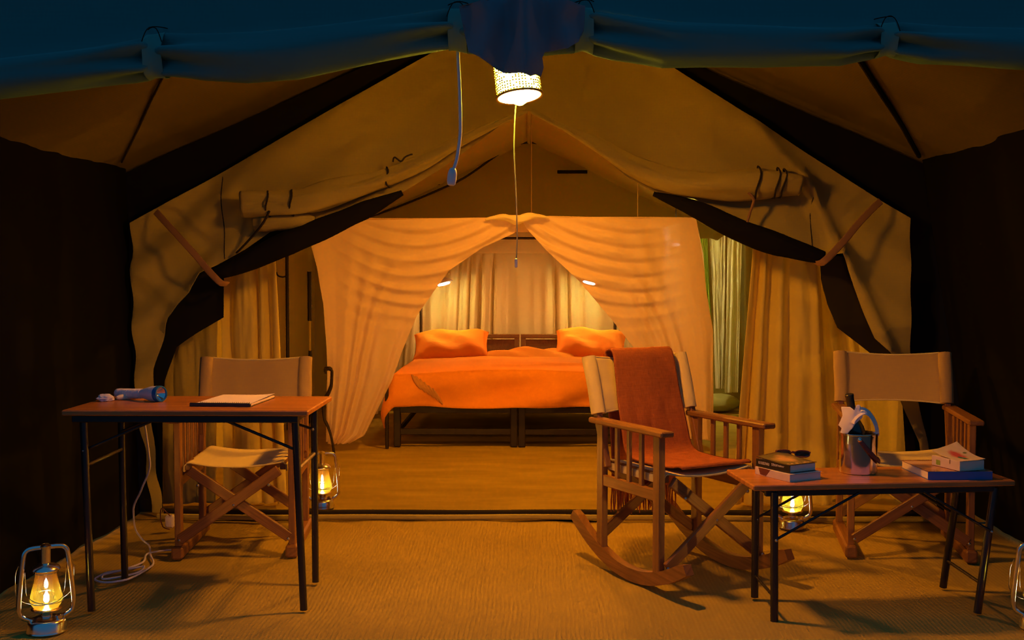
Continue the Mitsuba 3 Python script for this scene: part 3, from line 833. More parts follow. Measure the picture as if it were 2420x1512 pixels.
reading_lamp('glowing reading lamp over the left pillow', -0.745, 9.58, 1.155, 1)
reading_lamp('glowing reading lamp over the right pillow', 0.525, 9.58, 1.165, -1)
k = thing('wall_lamp', 'small white lamp glowing through the right drape of the mosquito net', 'lamp')
part(k, 'base', box(0.07, 0.03, 0.05, 0.006, at=(1.225, 9.215, 1.475)), 'm_white', False)
part(k, 'cord', rod((1.225, 9.215, 1.50), (1.225, 9.215, 1.86), 0.003, 6), 'm_mesh', True)
for dx in (-0.018, 0.018):
    part(k, 'bulb', trimesh.creation.icosphere(2, 0.012).apply_translation((1.225 + dx, 9.188, 1.475)), 'm_white', True, emitter=lamp_mat(LED))

# ------------------------------------------------------------------ veranda lamp, cords
def pendant(label, LX, LY, LZ, tilt, down, side_, top, seed):
    k = thing('pendant_lamp', label, 'lamp')
    Rm = trimesh.transformations.euler_matrix(math.radians(tilt[0]), math.radians(tilt[1]), 0)
    Rm[:3, 3] = [LX, LY, LZ]
    ring = lambda r, z, t: tube([(r * math.cos(a), r * math.sin(a), z) for a in np.linspace(0, 2 * PI, 49)[:-1]], t, 8, closed=True)
    part(k, 'shade_liner', xf(lathe([(0.0805, 0.006), (0.0785, 0.14)], 40), Rm), 'm_white', True, label='glowing inner shade', emitter=lamp_mat(side_))
    part(k, 'diffuser', xf(lathe([(0.0, 0.0), (0.081, 0.0005)], 40), Rm), 'm_white', True, label='bright lower disc', emitter=lamp_mat(down))
    part(k, 'rim', xf(ring(0.0865, 0.002, 0.0045), Rm), 'm_brass', True)
    part(k, 'rim', xf(ring(0.0845, 0.142, 0.0045), Rm), 'm_brass', True)
    rnd = np.random.default_rng(seed)
    beads = []
    for i in range(46):
        a = 2 * PI * i / 46
        for j in range(13):
            if rnd.random() < 0.80:
                s = trimesh.creation.icosphere(0, 0.0036)
                s.apply_translation((0.0855 * math.cos(a), 0.0855 * math.sin(a), 0.010 + 0.0103 * j + rnd.uniform(-0.002, 0.002)))
                beads.append(s)
    part(k, 'bead_strings', xf(cat(*beads), Rm), 'm_brass', True, label='strings of small beads', kind='stuff')
    part(k, 'finial', xf(lathe([(0, -0.034), (0.010, -0.032), (0.024, -0.024), (0.026, -0.014), (0.012, -0.010), (0.009, 0.0)], 20), Rm), 'm_white', True, emitter=lamp_mat([c * 0.12 for c in down]))
    part(k, 'flex', rod((LX - 0.01, LY + 0.014, LZ + 0.14), (LX - 0.01, LY + 0.014, top), 0.005), 'm_mesh', True)


pendant('glowing beaded drum lamp hanging at the front of the tent, over the mat', -0.036, 4.20, 1.895, (-9, -7), LAMP_DOWN, LAMP_SIDE, fly_z(-0.036, 4.2) + 0.01, 5)
pendant('second beaded drum lamp, inside the tent behind the top of the gable', 0.03, 6.45, 2.26, (0, 0), INNER_DOWN, INNER_SIDE, 2.57, 6)

k = thing('pull_cord', 'thin pale pull cord hanging from the beaded lamp with a small switch', 'cord')
part(k, 'cord', tube(spline([(-0.050, 4.2, 1.862), (-0.057, 4.2, 1.702), (-0.050, 4.2, 1.542), (-0.045, 4.2, 1.365), (-0.048, 4.2, 1.285)], 40), 0.0026, 6), 'm_seat', True)
part(k, 'switch', box(0.011, 0.010, 0.036, 0.003, at=(-0.049, 4.2, 1.266)), 'm_white', False)
k = thing('hanging_cable', 'grey blue electric cable with a socket hanging from the awning strap', 'cable')
part(k, 'cable', tube(spline([(-0.253, 3.93, 2.06), (-0.250, 3.91, 1.98), (-0.245, 3.9, 1.89), (-0.242, 3.9, 1.742), (-0.255, 3.9, 1.63), (-0.268, 3.9, 1.59)], 40), 0.0062, 8), 'm_cable', True)
part(k, 'socket', tube([(-0.268, 3.9, 1.598), (-0.269, 3.9, 1.592), (-0.271, 3.9, 1.578), (-0.274, 3.9, 1.552), (-0.2745, 3.9, 1.540), (-0.275, 3.9, 1.536)], [0.008, 0.013, 0.0165, 0.0165, 0.014, 0.009], 14), 'm_cable', True, label='bluish socket end')

# ------------------------------------------------------------------ folding chairs
def buv(m):
    """grain coordinates: v along the longest local direction"""
    c = m.vertices - m.vertices.mean(0)
    w, e = np.linalg.eigh(c.T @ c)
    return np.stack([c @ e[:, 1] + 0.7 * (c @ e[:, 0]) + m.vertices.mean(0).sum(), c @ e[:, 2]], 1)


def wpart(k, name, m, M, bsdf='m_chair', **kw):
    uv = buv(m)
    return part(k, name, xf(m, M), bsdf, False, uv=uv, **kw)


def chair(label, kind, M, W, D, zs, za, zb, rock=False, lean=0.10):
    k = thing(kind, label, 'chair')
    h = W / 2
    arc = lambda y: 0.80 * (y - 0.17) ** 2
    for s in (-1, 1):
        x = s * h
        zf, zr = (arc(0) + 0.045, arc(D) + 0.045) if rock else (0.052, 0.052)
        wpart(k, 'leg', beam((x, 0, zf), (x, 0, za - 0.010), 0.028, 0.045), M)
        wpart(k, 'leg', beam((x, D, zr), (x, D, za - 0.010), 0.028, 0.045), M)
        wpart(k, 'armrest', beam((x + s * 0.006, -0.065, za), (x + s * 0.006, D + 0.055, za), 0.062, 0.022, 0.005), M)
        if rock:
            ys = np.linspace(-0.20, 0.63, 26)
            P = [(x, y, arc(y)) for y in ys]
            V, F = [], []
            for i, (px, y, z) in enumerate(P):
                t = np.array([0, 1, 1.6 * (y - 0.17)])
                t /= np.linalg.norm(t)
                nrm = np.array([0, -t[2], t[1]])
                hh = 0.052 * (0.8 if i in (0, 25) else 1)
                for a, b in ((-0.018, 0.0), (0.018, 0.0), (0.018, hh), (-0.018, hh)):
                    V.append(np.array([px + a, y, z]) + nrm * b)
            for i in range(25):
                for j in range(4):
                    a, b = i * 4 + j, i * 4 + (j + 1) % 4
                    F += [[a, b, b + 4], [a, b + 4, a + 4]]
            F += [[0, 2, 1], [0, 3, 2], [100, 101, 102], [100, 102, 103]]
            m = trimesh.Trimesh(V, F, process=False)
            trimesh.repair.fix_normals(m)
            wpart(k, 'rocker', m, M)
        else:
            wpart(k, 'foot_runner', beam((x, -0.045, 0.027), (x, D + 0.045, 0.027), 0.050, 0.054, 0.008), M)
        zl = zs - 0.075
        wpart(k, 'side_rail', beam((x, 0.02, zl), (x, D - 0.02, zl), 0.022, 0.045), M)
        n = 3 if rock else 4
        for i in range(n):
            y = D * (i + 1) / (n + 1) * 0.86 + 0.03
            wpart(k, 'slat', beam((x, y, zl + 0.02), (x, y, za - 0.008), 0.014, 0.024), M)
        wpart(k, 'seat_rail', beam((s * (h - 0.040), 0.005, zs - 0.012), (s * (h - 0.040), D - 0.005, zs - 0.012), 0.026, 0.034), M)
        wpart(k, 'back_post', beam((x * 0.985, D - 0.030, zs - 0.02), (x * 0.985, D + lean, zb), 0.026, 0.034), M)
    for y, o in ((0.0, 1), (D, -1)):
        z0 = (arc(y) + 0.075) if rock else 0.085
        for s in (-1, 1):
            yy = y - 0.028 * o + 0.013 * s * o
            wpart(k, 'cross_brace', beam((s * (h - 0.010), yy, z0), (-s * (h - 0.050), yy, zs - 0.022), 0.020, 0.044, side=(0, 1, 0)), M)
        yb = y - 0.058 * o
        for bx, bz in ((0, (z0 + zs - 0.022) / 2), (-h + 0.012, z0), (h - 0.012, z0), (h * 0.62, zs - 0.085), (-h * 0.62, zs - 0.085)):
            b = xf(lathe([(0, 0.0), (0.0075, 0.0), (0.0072, 0.004), (0.004, 0.0065), (0, 0.007)], 12), trimesh.transformations.concatenate_matrices(M, trimesh.transformations.translation_matrix([bx, yb + 0.012 * o, bz]), trimesh.transformations.rotation_matrix(PI / 2 * o, [1, 0, 0])))
            part(k, 'bolt', b, 'm_bolt', True)

    hs = h - 0.028

    def seat(u, v):
        a = u * 2 - 1
        c = np.clip((np.abs(a) - 0.86) / 0.14, 0, 1)
        x = np.sign(a) * np.minimum(np.abs(a) * hs * 1.07, hs + 0.004)
        z = zs + 0.012 - 0.028 * (1 - a ** 2) - 0.045 * c ** 2
        return np.stack([x, 0.0 + (D + 0.01) * v, z + 0.004 * fb(u * 3, v * 3, 0, 2)], 1)
    part(k, 'seat', xf(thick(grid(seat, 40, 20), 0.005), M), 'm_seat', True)
    z0, z1 = zb - 0.225, zb + 0.008
    yb = lambda z: D - 0.030 + (lean + 0.03) * (z - zs + 0.02) / (zb - zs + 0.02)

    def back(u, v):
        a = u * 2 - 1
        z = z0 + (z1 - z0) * v + (-0.014 * (1 - a ** 2) * v) + 0.010 * (1 - a ** 2) * (1 - v)
        return np.stack([a * (h - 0.022), yb(z) + 0.022 * (1 - a ** 4) + 0.012 * fb(u * 2, v * 2, 0, 2), z], 1)
    part(k, 'back_sling', xf(thick(grid(back, 40, 16), 0.005), M), 'm_seat' if rock else 'm_backcloth', True)
    part(k, 'back_hem', xf(cat(*[tube(back(np.linspace(0.02, 0.98, 30), np.full(30, vv)), 0.0045, 6) for vv in (0.0, 1.0)]), M), 'm_seat', True)
    for s in (-1, 1):
        m = tube([(s * (h - 0.006), yb(z), z) for z in np.linspace(z0, z1, 8)], 0.031, 14, flat=0.85, up=(1, 0, 0), wob=lambda t, a: 1 + 0.05 * np.sin(3 * a + 6 * t))
        part(k, 'back_sleeve', xf(m, M), 'm_seat' if rock else 'm_backcloth', 50)
    return k


chair('wooden director chair with khaki canvas back standing behind the desk', 'director_chair', M_at(-1.270, 4.71, 0, 4.5), 0.485, 0.47, 0.405, 0.60, 0.815)
chair('wooden director chair with tan canvas back standing behind the low table at right', 'director_chair', M_at(1.640, 4.72, 0, -9.7), 0.49, 0.45, 0.405, 0.60, 0.845)
MR = M_at(0.715, 4.33, 0, 29)
rc = chair('wooden rocking chair with cream canvas sling, in front of the bed', 'rocking_chair', MR, 0.490, 0.40, 0.445, 0.615, 0.865, True, 0.115)

# woven rust throw over the rocking chair
D_, zs_, zb_ = 0.40, 0.445, 0.865
prof = [(D_ + 0.075, 0.30), (D_ + 0.085, 0.45), (D_ + 0.115, 0.65), (D_ + 0.150, 0.84), (D_ + 0.142, 0.893), (D_ + 0.112, 0.902), (D_ + 0.088, 0.885), (D_ + 0.068, 0.80), (D_ + 0.045, 0.68), (D_ + 0.012, 0.545), (D_ - 0.015, 0.478), (D_ - 0.06, 0.458), (D_ - 0.18, 0.453), (0.09, 0.458), (0.03, 0.468), (0.015, 0.462)]


def throw(u, v):
    q = spline(prof, 400)
    d = np.r_[0, np.cumsum(np.linalg.norm(np.diff(q, axis=0), axis=1))]
    d /= d[-1]
    y, z = np.interp(v, d, q[:, 0]), np.interp(v, d, q[:, 1])
    a = u - 0.5
    w = np.interp(v, [0, 0.45, 0.75, 1], [0.33, 0.31, 0.35, 0.345])
    x = 0.015 + np.interp(v, [0, 0.4, 0.75, 1], [0.0, 0.0, 0.02, 0.035]) + a * w
    f = 0.006 * np.sin(u * 11 + 9 * fb(u, v * 3, 0, 2)) * np.exp(-((v - 0.66) / 0.08) ** 2) + 0.008 * np.sin(u * 11 + v * 9) * (v < 0.38)
    return np.stack([x, y - np.abs(f) + 0.003 * fb(u * 4, v * 6, 0, 3), z + 0.004 * fb(u * 5, v * 5, 0, 2)], 1)


k = thing('throw_blanket', 'rust red woven throw with fringe draped over the rocking chair', 'throw')
part(k, 'cloth', xf(thick(grid(throw, 44, 150), 0.008), MR), 'm_throw', True)
rnd = np.random.default_rng(2)
fr = []
e = throw(np.linspace(0.01, 0.99, 46), np.zeros(46))
for p in e:
    L = rnd.uniform(0.085, 0.115)
    dx, dy = rnd.uniform(-0.008, 0.008, 2)
    fr.append(tube([p, p + [dx * 0.5, dy, -L * 0.5], p + [dx, dy * 0.6, -L]], [0.0034, 0.0036, 0.0020], 5))
part(k, 'fringe', xf(cat(*fr), MR), 'm_throw', True, kind='stuff')

# ------------------------------------------------------------------ tables
def legrod(k, p, q, r=0.0135, n=12):
    part(k, 'leg', rod(p, q, r, n), 'm_black', True)


k = thing('desk', 'camp desk with reddish wooden top and black metal folding legs at left', 'table')
wpart(k, 'tabletop', box(0.89, 0.475, 0.020, 0.004, at=(-1.235, 4.145, 0.725)), np.eye(4), 'm_tabletop')
part(k, 'frame', cat(beam((-1.65, 3.935, 0.702), (-0.83, 3.935, 0.702), 0.022, 0.026, side=(0, 1, 0)), beam((-1.65, 4.345, 0.702), (-0.83, 4.345, 0.702), 0.022, 0.026, side=(0, 1, 0)),
                     beam((-1.63, 3.94, 0.702), (-1.63, 4.34, 0.702), 0.022, 0.024), beam((-0.845, 3.94, 0.702), (-0.845, 4.34, 0.702), 0.022, 0.024)), 'm_black', False)
legrod(k, (-1.615, 3.945, 0.70), (-1.590, 3.93, 0)); legrod(k, (-0.845, 3.945, 0.70), (-0.821, 3.955, 0))
legrod(k, (-0.85, 4.325, 0.70), (-0.849, 4.32, 0)); legrod(k, (-1.62, 4.325, 0.70), (-1.614, 4.325, 0))
part(k, 'leg_bar', rod((-1.61, 3.945, 0.53), (-1.618, 4.325, 0.53), 0.008), 'm_black', True)
part(k, 'leg_bar', rod((-0.838, 3.95, 0.515), (-0.85, 4.325, 0.515), 0.008), 'm_bolt', True, label='bare metal leg bar')
for p, q in (((-0.842, 3.958, 0.585), (-1.106, 3.958, 0.695)), ((-0.852, 4.315, 0.612), (-1.10, 4.315, 0.692)), ((-1.612, 3.958, 0.585), (-1.36, 3.958, 0.695)), ((-1.618, 4.315, 0.60), (-1.40, 4.315, 0.692))):
    part(k, 'brace', rod(p, q, 0.0055, 8), 'm_black', True)
for x, y, z in ((-0.842, 3.940, 0.585), (-0.852, 4.306, 0.612), (-1.612, 3.934, 0.585), (-0.85, 4.309, 0.515)):
    part(k, 'rivet', trimesh.creation.icosphere(1, 0.0055).apply_translation((x, y, z)), 'm_bolt', True)

MC = M_at(0.785, 3.84, 0, 6.6)
inv = np.linalg.inv(MC)
cl = lambda x, y, z: tuple((inv @ np.array([x, y, z, 1]))[:3])
k = thing('coffee_table', 'low camp table with reddish wooden top and black metal folding legs at right', 'table')
wpart(k, 'tabletop', box(0.965, 0.325, 0.020, 0.004, at=(0.4825, 0.1525, 0.475)), MC, 'm_tabletop')
part(k, 'frame', xf(cat(beam((0.05, 0.02, 0.453), (0.90, 0.02, 0.453), 0.020, 0.024, side=(0, 1, 0)), beam((0.05, 0.285, 0.453), (0.90, 0.285, 0.453), 0.020, 0.024, side=(0, 1, 0)),
                        beam((0.07, 0.02, 0.453), (0.07, 0.285, 0.453), 0.020, 0.022), beam((0.885, 0.02, 0.453), (0.885, 0.285, 0.453), 0.020, 0.022)), MC), 'm_black', False)
LG = [((0.865, 3.862, 0.455), (0.867, 3.850, 0)), ((0.857, 4.13, 0.455), (0.857, 4.14, 0)), ((1.650, 4.215, 0.455), (1.622, 4.285, 0)), ((1.680, 3.965, 0.455), (1.622, 3.955, 0))]
for p, q in LG:
    legrod(k, p, q, 0.014)
part(k, 'leg_bar', rod((0.866, 3.855, 0.085), (0.857, 4.137, 0.085), 0.006), 'm_black', True)
part(k, 'leg_bar', rod((1.630, 3.958, 0.11), (1.628, 4.27, 0.11), 0.006), 'm_black', True)
for p, q in (((0.868, 3.848, 0.290), (1.173, 3.895, 0.448)), ((0.860, 4.142, 0.301), (1.134, 4.165, 0.448)), ((1.642, 4.245, 0.300), (1.40, 4.20, 0.448)), ((1.662, 3.950, 0.300), (1.41, 3.925, 0.448))):
    part(k, 'brace', rod(p, q, 0.005, 8), 'm_black', True)
for x, y, z in ((0.868, 3.835, 0.290), (0.860, 4.125, 0.301), (1.662, 3.940, 0.300)):
    part(k, 'rivet', trimesh.creation.icosphere(1, 0.0055).apply_translation((x, y, z)), 'm_bolt', True)

# ------------------------------------------------------------------ hurricane lanterns
def lantern(label, x, y, rot, s=1.0, power=1.0):
    M = M_at(x, y, 0, rot) @ np.diag([s, s, s, 1])
    k = thing('hurricane_lantern', label, 'lantern', None)
    put_ = lambda n, m, b, sm=True, **kw: part(k, n, xf(m, M), b, sm, **kw)
    put_('tank', lathe([(0, 0), (0.062, 0), (0.066, 0.004), (0.064, 0.010), (0.062, 0.034), (0.056, 0.044), (0.040, 0.050), (0.018, 0.052), (0.018, 0.062), (0, 0.062)], 36), 'm_chrome', 40)
    put_('filler_cap', lathe([(0, 0.047), (0.014, 0.047), (0.014, 0.058), (0.010, 0.061), (0, 0.061)], 16, at=(0.038, -0.022, 0)), 'm_chrome', 40)
    for sg in (-1, 1):
        pts = spline([(sg * 0.036, 0, 0.040), (sg * 0.060, 0, 0.050), (sg * 0.082, 0, 0.066), (sg * 0.087, 0, 0.090), (sg * 0.083, 0, 0.150), (sg * 0.074, 0, 0.235), (sg * 0.068, 0, 0.275), (sg * 0.055, 0, 0.289), (sg * 0.030, 0, 0.292), (sg * 0.012, 0, 0.292)], 60)
        put_('side_tube', tube(pts, 0.0088, 12, up=(0, 1, 0), flat=1.0), 'm_chrome')
    put_('chimney', lathe([(0.016, 0.222), (0.0165, 0.285), (0.020, 0.296), (0.012, 0.302), (0, 0.303)], 24), 'm_chrome', 40)
    put_('hood', lathe([(0.017, 0.238), (0.030, 0.234), (0.044, 0.224), (0.047, 0.216), (0.043, 0.214), (0.028, 0.220), (0.017, 0.224)], 32), 'm_chrome', 40)
    put_('burner_plate', lathe([(0, 0.078), (0.030, 0.078), (0.047, 0.076), (0.050, 0.080), (0.046, 0.084), (0.022, 0.086), (0.012, 0.092), (0.006, 0.094), (0, 0.094)], 32), 'm_brass', 40)
    put_('burner_neck', lathe([(0.018, 0.058), (0.020, 0.070), (0.028, 0.079)], 20), 'm_brass', 40)
    gl = put_('globe', lathe([(0.040, 0.084), (0.047, 0.094), (0.053, 0.110), (0.052, 0.124), (0.046, 0.150), (0.039, 0.178), (0.034, 0.200), (0.035, 0.214)], 40), 'm_glass', label='clear glass globe')
    part(gl, 'dust_film', xf(lathe([(0.039, 0.084), (0.046, 0.094), (0.052, 0.110), (0.051, 0.124), (0.045, 0.150), (0.038, 0.178), (0.033, 0.200), (0.034, 0.214)], 40), M), 'm_soot', True)
    gw = []
    for sg in (-1, 1):
        gw.append(tube(spline([(sg * 0.066, 0.0, 0.212), (sg * 0.064, 0.012, 0.17), (sg * 0.061, 0.02, 0.13), (sg * 0.056, 0.03, 0.118)], 14), 0.0013, 5))
    for dz, ph in ((0.118, 0.6), (0.118, -0.6)):
        gw.append(tube([(0.0552 * math.cos(a), 0.0552 * math.sin(a), dz + 0.012 * math.sin(a + ph)) for a in np.linspace(0, 2 * PI, 37)[:-1]], 0.0012, 5, closed=True))
    gw.append(tube([(0.040 * math.cos(a), 0.040 * math.sin(a), 0.206) for a in np.linspace(0, 2 * PI, 31)[:-1]], 0.0012, 5, closed=True))
    put_('globe_guard', cat(*gw), 'm_chrome')
    put_('bail', tube(spline([(-0.085, 0.006, 0.235), (-0.094, 0.020, 0.20), (-0.092, 0.045, 0.13), (-0.05, 0.066, 0.085), (0, 0.070, 0.075), (0.05, 0.066, 0.085), (0.092, 0.045, 0.13), (0.094, 0.020, 0.20), (0.085, 0.006, 0.235)], 60), 0.0016, 6), 'm_chrome')
    put_('wick', box(0.012, 0.003, 0.012, 0.001, at=(0, 0, 0.098)), 'm_mesh', False)
    put_('flame', lathe([(0, 0.100), (0.006, 0.102), (0.0095, 0.109), (0.0085, 0.120), (0.005, 0.131), (0.0015, 0.140), (0, 0.143)], 16), 'm_white', label='bright flame', emitter=lamp_mat([c * power for c in FLAME]))
    return k


lantern('lit hurricane lantern on the mat at the far left, in front of the desk', -1.652, 3.70, 31)
lantern('lit hurricane lantern cut by the right edge of the picture', 1.765, 3.78, -12, 1.0)
lantern('lit hurricane lantern by the doorway, behind the right legs of the desk', -1.085, 5.72, 14, 0.98, 1.8)
lantern('lit hurricane lantern seen under the low table', 1.275, 5.30, -8, 1.0, 2.2)

# ------------------------------------------------------------------ things on the desk
def along(p, q):
    p, q = np.asarray(p, float), np.asarray(q, float)
    d = (q - p) / np.linalg.norm(q - p)
    s = np.cross([0, 0, 1], d)
    s /= np.linalg.norm(s)
    M = np.eye(4)
    M[:3, 0], M[:3, 1], M[:3, 2], M[:3, 3] = s, np.cross(d, s), d, p
    return M


MT = along((-1.622, 4.290, 0.7555), (-1.395, 4.170, 0.7665))
k = thing('torch', 'white ribbed torch with a blue lens ring lying on the desk', 'torch')
rb = [(0, 0), (0.015, 0.0), (0.0185, 0.005)]
for i in range(15):
    z = 0.014 + 0.0085 * i
    rb += [(0.0192, z), (0.0192, z + 0.004), (0.0175, z + 0.0052), (0.0175, z + 0.0075)]
rb += [(0.0180, 0.146), (0.0190, 0.150), (0.0225, 0.165), (0.0280, 0.188), (0.0295, 0.200), (0.0288, 0.203), (0.0298, 0.206), (0.0290, 0.209), (0.0300, 0.212), (0.0303, 0.224)]
part(k, 'body', xf(lathe(rb, 32), MT), 'm_white', 40)
part(k, 'lens_ring', xf(lathe([(0.0300, 0.222), (0.0312, 0.224), (0.0314, 0.238), (0.0300, 0.243), (0.0262, 0.243), (0.0255, 0.236)], 32), MT), 'm_blue', 40, label='blue lens ring')
part(k, 'reflector', xf(lathe([(0.0258, 0.237), (0.018, 0.226), (0.008, 0.218), (0, 0.217)], 28), MT), 'm_steel', True)
part(k, 'bulb', xf(lathe([(0.0035, 0.217), (0.004, 0.223), (0.0025, 0.228), (0, 0.229)], 12), MT), 'm_lens', True)

k = thing('paper_packet', 'small crumpled pale packet beside the torch handle', 'packet')


def crumple(cx, cy, cz, a, b, c, rot, seed, bumps):
    s = trimesh.creation.icosphere(3, 1.0)
    v = s.vertices
    r = 1 + bumps * (meshkit.fbm(v * 2.2 + seed, 3) - 0.5) * 2
    s.vertices = np.stack([v[:, 0] * r * a, v[:, 1] * r * b, np.maximum(v[:, 2] * r * c, -0.7 * c)], 1)
    return xf(s, M_at(cx, cy, cz, rot))


part(k, 'wrapper', crumple(-1.630, 4.195, 0.747, 0.032, 0.022, 0.016, 35, 3, 0.35), 'm_white', 30)
part(k, 'rolled_end', tube([(-1.598, 4.225, 0.745), (-1.588, 4.235, 0.746), (-1.560, 4.262, 0.746), (-1.553, 4.268, 0.746)], [0.006, 0.0105, 0.0105, 0.007], 12), 'm_paper', 40)
part(k, 'rolled_end', tube([(-1.549, 4.272, 0.745), (-1.544, 4.277, 0.745), (-1.526, 4.294, 0.745), (-1.521, 4.299, 0.745)], [0.005, 0.0095, 0.009, 0.005], 12), 'm_paper', 40)

MN = M_at(-1.255, 4.030, 0.735, -4)
k = thing('notebook', 'open spiral notebook with cream pages lying on the desk', 'notebook')
part(k, 'cover', xf(box(0.232, 0.30, 0.0035, 0.001, at=(0.116, 0.150, 0.0018)), MN), 'm_cover_black', False)
part(k, 'pages', xf(box(0.215, 0.285, 0.0075, 0.001, at=(0.124, 0.152, 0.0073)), MN), 'm_paper', False)
part(k, 'top_sheet', xf(thick(grid(lambda u, v: np.stack([0.025 + 0.207 * u, 0.010 + 0.285 * v, 0.0125 + 0.010 * np.clip(u - 0.6, 0, 1) ** 2 * v * 4 + 0.0 * u], 1), 20, 20), 0.0008), MN), 'm_paper', True)
part(k, 'binding', xf(box(0.232, 0.010, 0.013, 0.003, at=(0.116, 0.004, 0.0072)), MN), 'm_cover_black', False)
for i in range(24):
    x = 0.040 + i * 0.0080
    part(k, 'wire_loop', xf(tube([(x, 0.008 + 0.0065 * math.cos(a), 0.0095 + 0.0068 * math.sin(a)) for a in np.linspace(0, 2 * PI, 13)[:-1]], 0.0008, 5, closed=True), MN), 'm_black', True)

k = thing('extension_cable', 'white cable dropping from the desk and coiled on the mat beside its leg', 'cable')
cp = [(-1.56, 4.37, 0.708), (-1.562, 4.41, 0.66), (-1.568, 4.46, 0.575), (-1.575, 4.52, 0.445), (-1.64, 4.60, 0.315), (-1.72, 4.72, 0.195), (-1.742, 4.81, 0.090), (-1.714, 4.86, 0.020), (-1.640, 4.70, 0.007), (-1.575, 4.52, 0.007), (-1.60, 4.325, 0.007),
      (-1.672, 4.275, 0.007), (-1.735, 4.33, 0.007), (-1.725, 4.41, 0.007), (-1.655, 4.46, 0.009), (-1.60, 4.50, 0.012), (-1.585, 4.42, 0.014), (-1.62, 4.345, 0.014), (-1.69, 4.305, 0.012), (-1.715, 4.36, 0.012), (-1.67, 4.435, 0.012), (-1.625, 4.56, 0.013), (-1.655, 4.70, 0.012), (-1.625, 4.765, 0.008), (-1.555, 4.80, 0.007)]
part(k, 'cable', tube(spline(cp, 260), 0.0042, 8), 'm_cable', True)
k = thing('plug_adapter', 'small white plug with a loose wire on the floor behind the desk chair', 'plug')
part(k, 'body', box(0.042, 0.036, 0.062, 0.008, at=(-1.735, 5.25, 0.031)), 'm_white', 30)
part(k, 'wire', tube(spline([(-1.73, 5.235, 0.060), (-1.745, 5.22, 0.085), (-1.765, 5.22, 0.10), (-1.775, 5.23, 0.06), (-1.755, 5.21, 0.012), (-1.72, 5.19, 0.006)], 30), 0.0028, 6), 'm_leather', True)

# ------------------------------------------------------------------ things on the low table
def book(label, M, L, Wd, t, spine, cover, seed=0, curl=0.0, page_gap=0.004):
    """spine along x on the front face y = 0; page edges show at both ends"""
    k = thing('book', label, 'book')
    part(k, 'pages', xf(box(L - 2 * page_gap, Wd - page_gap, t - 0.003, 0.001, at=(L / 2, Wd / 2, t / 2)), M), 'm_paper', False)
    part(k, 'spine', xf(box(L, 0.0028, t, 0.001, at=(L / 2, 0.0008, t / 2)), M), spine, False)
    part(k, 'back_cover', xf(box(L, Wd, 0.0014, 0.0004, at=(L / 2, Wd / 2, 0.0007)), M), spine, False)
    g = grid(lambda u, v: np.stack([L * u, Wd * v, t + curl * np.clip(1.0 - u - 0.05, 0, 1) ** 2 * (0.4 + 0.6 * v) + 0.35 * curl * np.clip(v - 0.5, 0, 1) ** 2], 1), 24, 24)
    uv, = (np.stack(np.meshgrid(np.linspace(0, 1, 24), np.linspace(0, 1, 24), indexing='ij'), -1).reshape(-1, 2),)
    m = thick(g, 0.0012)
    part(k, 'front_cover', xf(m, M), cover, True, uv=np.vstack([uv, uv]))
    return k


def _golden(p, n, uv):
    d = dr.sqrt(dr.square((uv.x - 0.45) * 1.2) + dr.square(uv.y - 0.5))
    c = mix((0.62, 0.36, 0.10), (0.16, 0.13, 0.04), smoothstep(0.10, 0.42, d + 0.25 * (mfbm(uv.x * 5, uv.y * 5, 0.0, 3) - 0.5)))
    edge = dr.maximum(dr.abs(uv.x - 0.5), dr.abs(uv.y - 0.5))
    band = dr.select((uv.x > 0.84) & (uv.x < 0.90) & (mnoise(uv.y * 40, 1.0) > 0.4), 1.0, 0.0)
    c = mix(c, (0.70, 0.45, 0.16), band)
    return mix(c, (0.10, 0.05, 0.02), smoothstep(0.44, 0.47, edge))


mat('cover_golden', mikit.proc(_golden), 0.25, 0.5)


def _floral(p, n, uv):
    base = mix((0.74, 0.58, 0.34), (0.66, 0.55, 0.26), mnoise(uv.x * 7, uv.y * 7))
    w = 0.16 * (mfbm(uv.x * 8, uv.y * 8, 4.0, 3) - 0.5)
    d = dr.sqrt(dr.square((uv.x - 0.48) * 0.85) + dr.square(uv.y - 0.48)) + w
    c = mix((0.62, 0.10, 0.07), base, smoothstep(0.10, 0.30, d))
    g = dr.sqrt(dr.square((uv.x - 0.72) * 0.7) + dr.square(uv.y - 0.45)) + w
    c = mix((0.10, 0.20, 0.09), c, smoothstep(0.06, 0.13, g))
    g2 = dr.sqrt(dr.square(uv.x - 0.42) + dr.square(uv.y - 0.82)) + w
    return mix((0.20, 0.22, 0.06), c, smoothstep(0.05, 0.09, g2))


mat('cover_floral', mikit.proc(_floral), 0.5, 0.3)


def _photo(p, n, uv):
    c = mix((0.10, 0.05, 0.03), (0.42, 0.20, 0.09), smoothstep(0.35, 0.65, mfbm(uv.x * 3, uv.y * 4, 7.0, 3)))
    return mix(c, (0.62, 0.42, 0.24), smoothstep(0.62, 0.68, uv.y) * smoothstep(0.92, 0.86, uv.y))


mat('cover_photo', mikit.proc(_photo), 0.2, 0.5)


def _whitespine(p, n, uv):
    return mix((0.74, 0.62, 0.52), (0.66, 0.52, 0.44), mfbm(p.x * 40, p.y * 40, p.z * 40, 2))


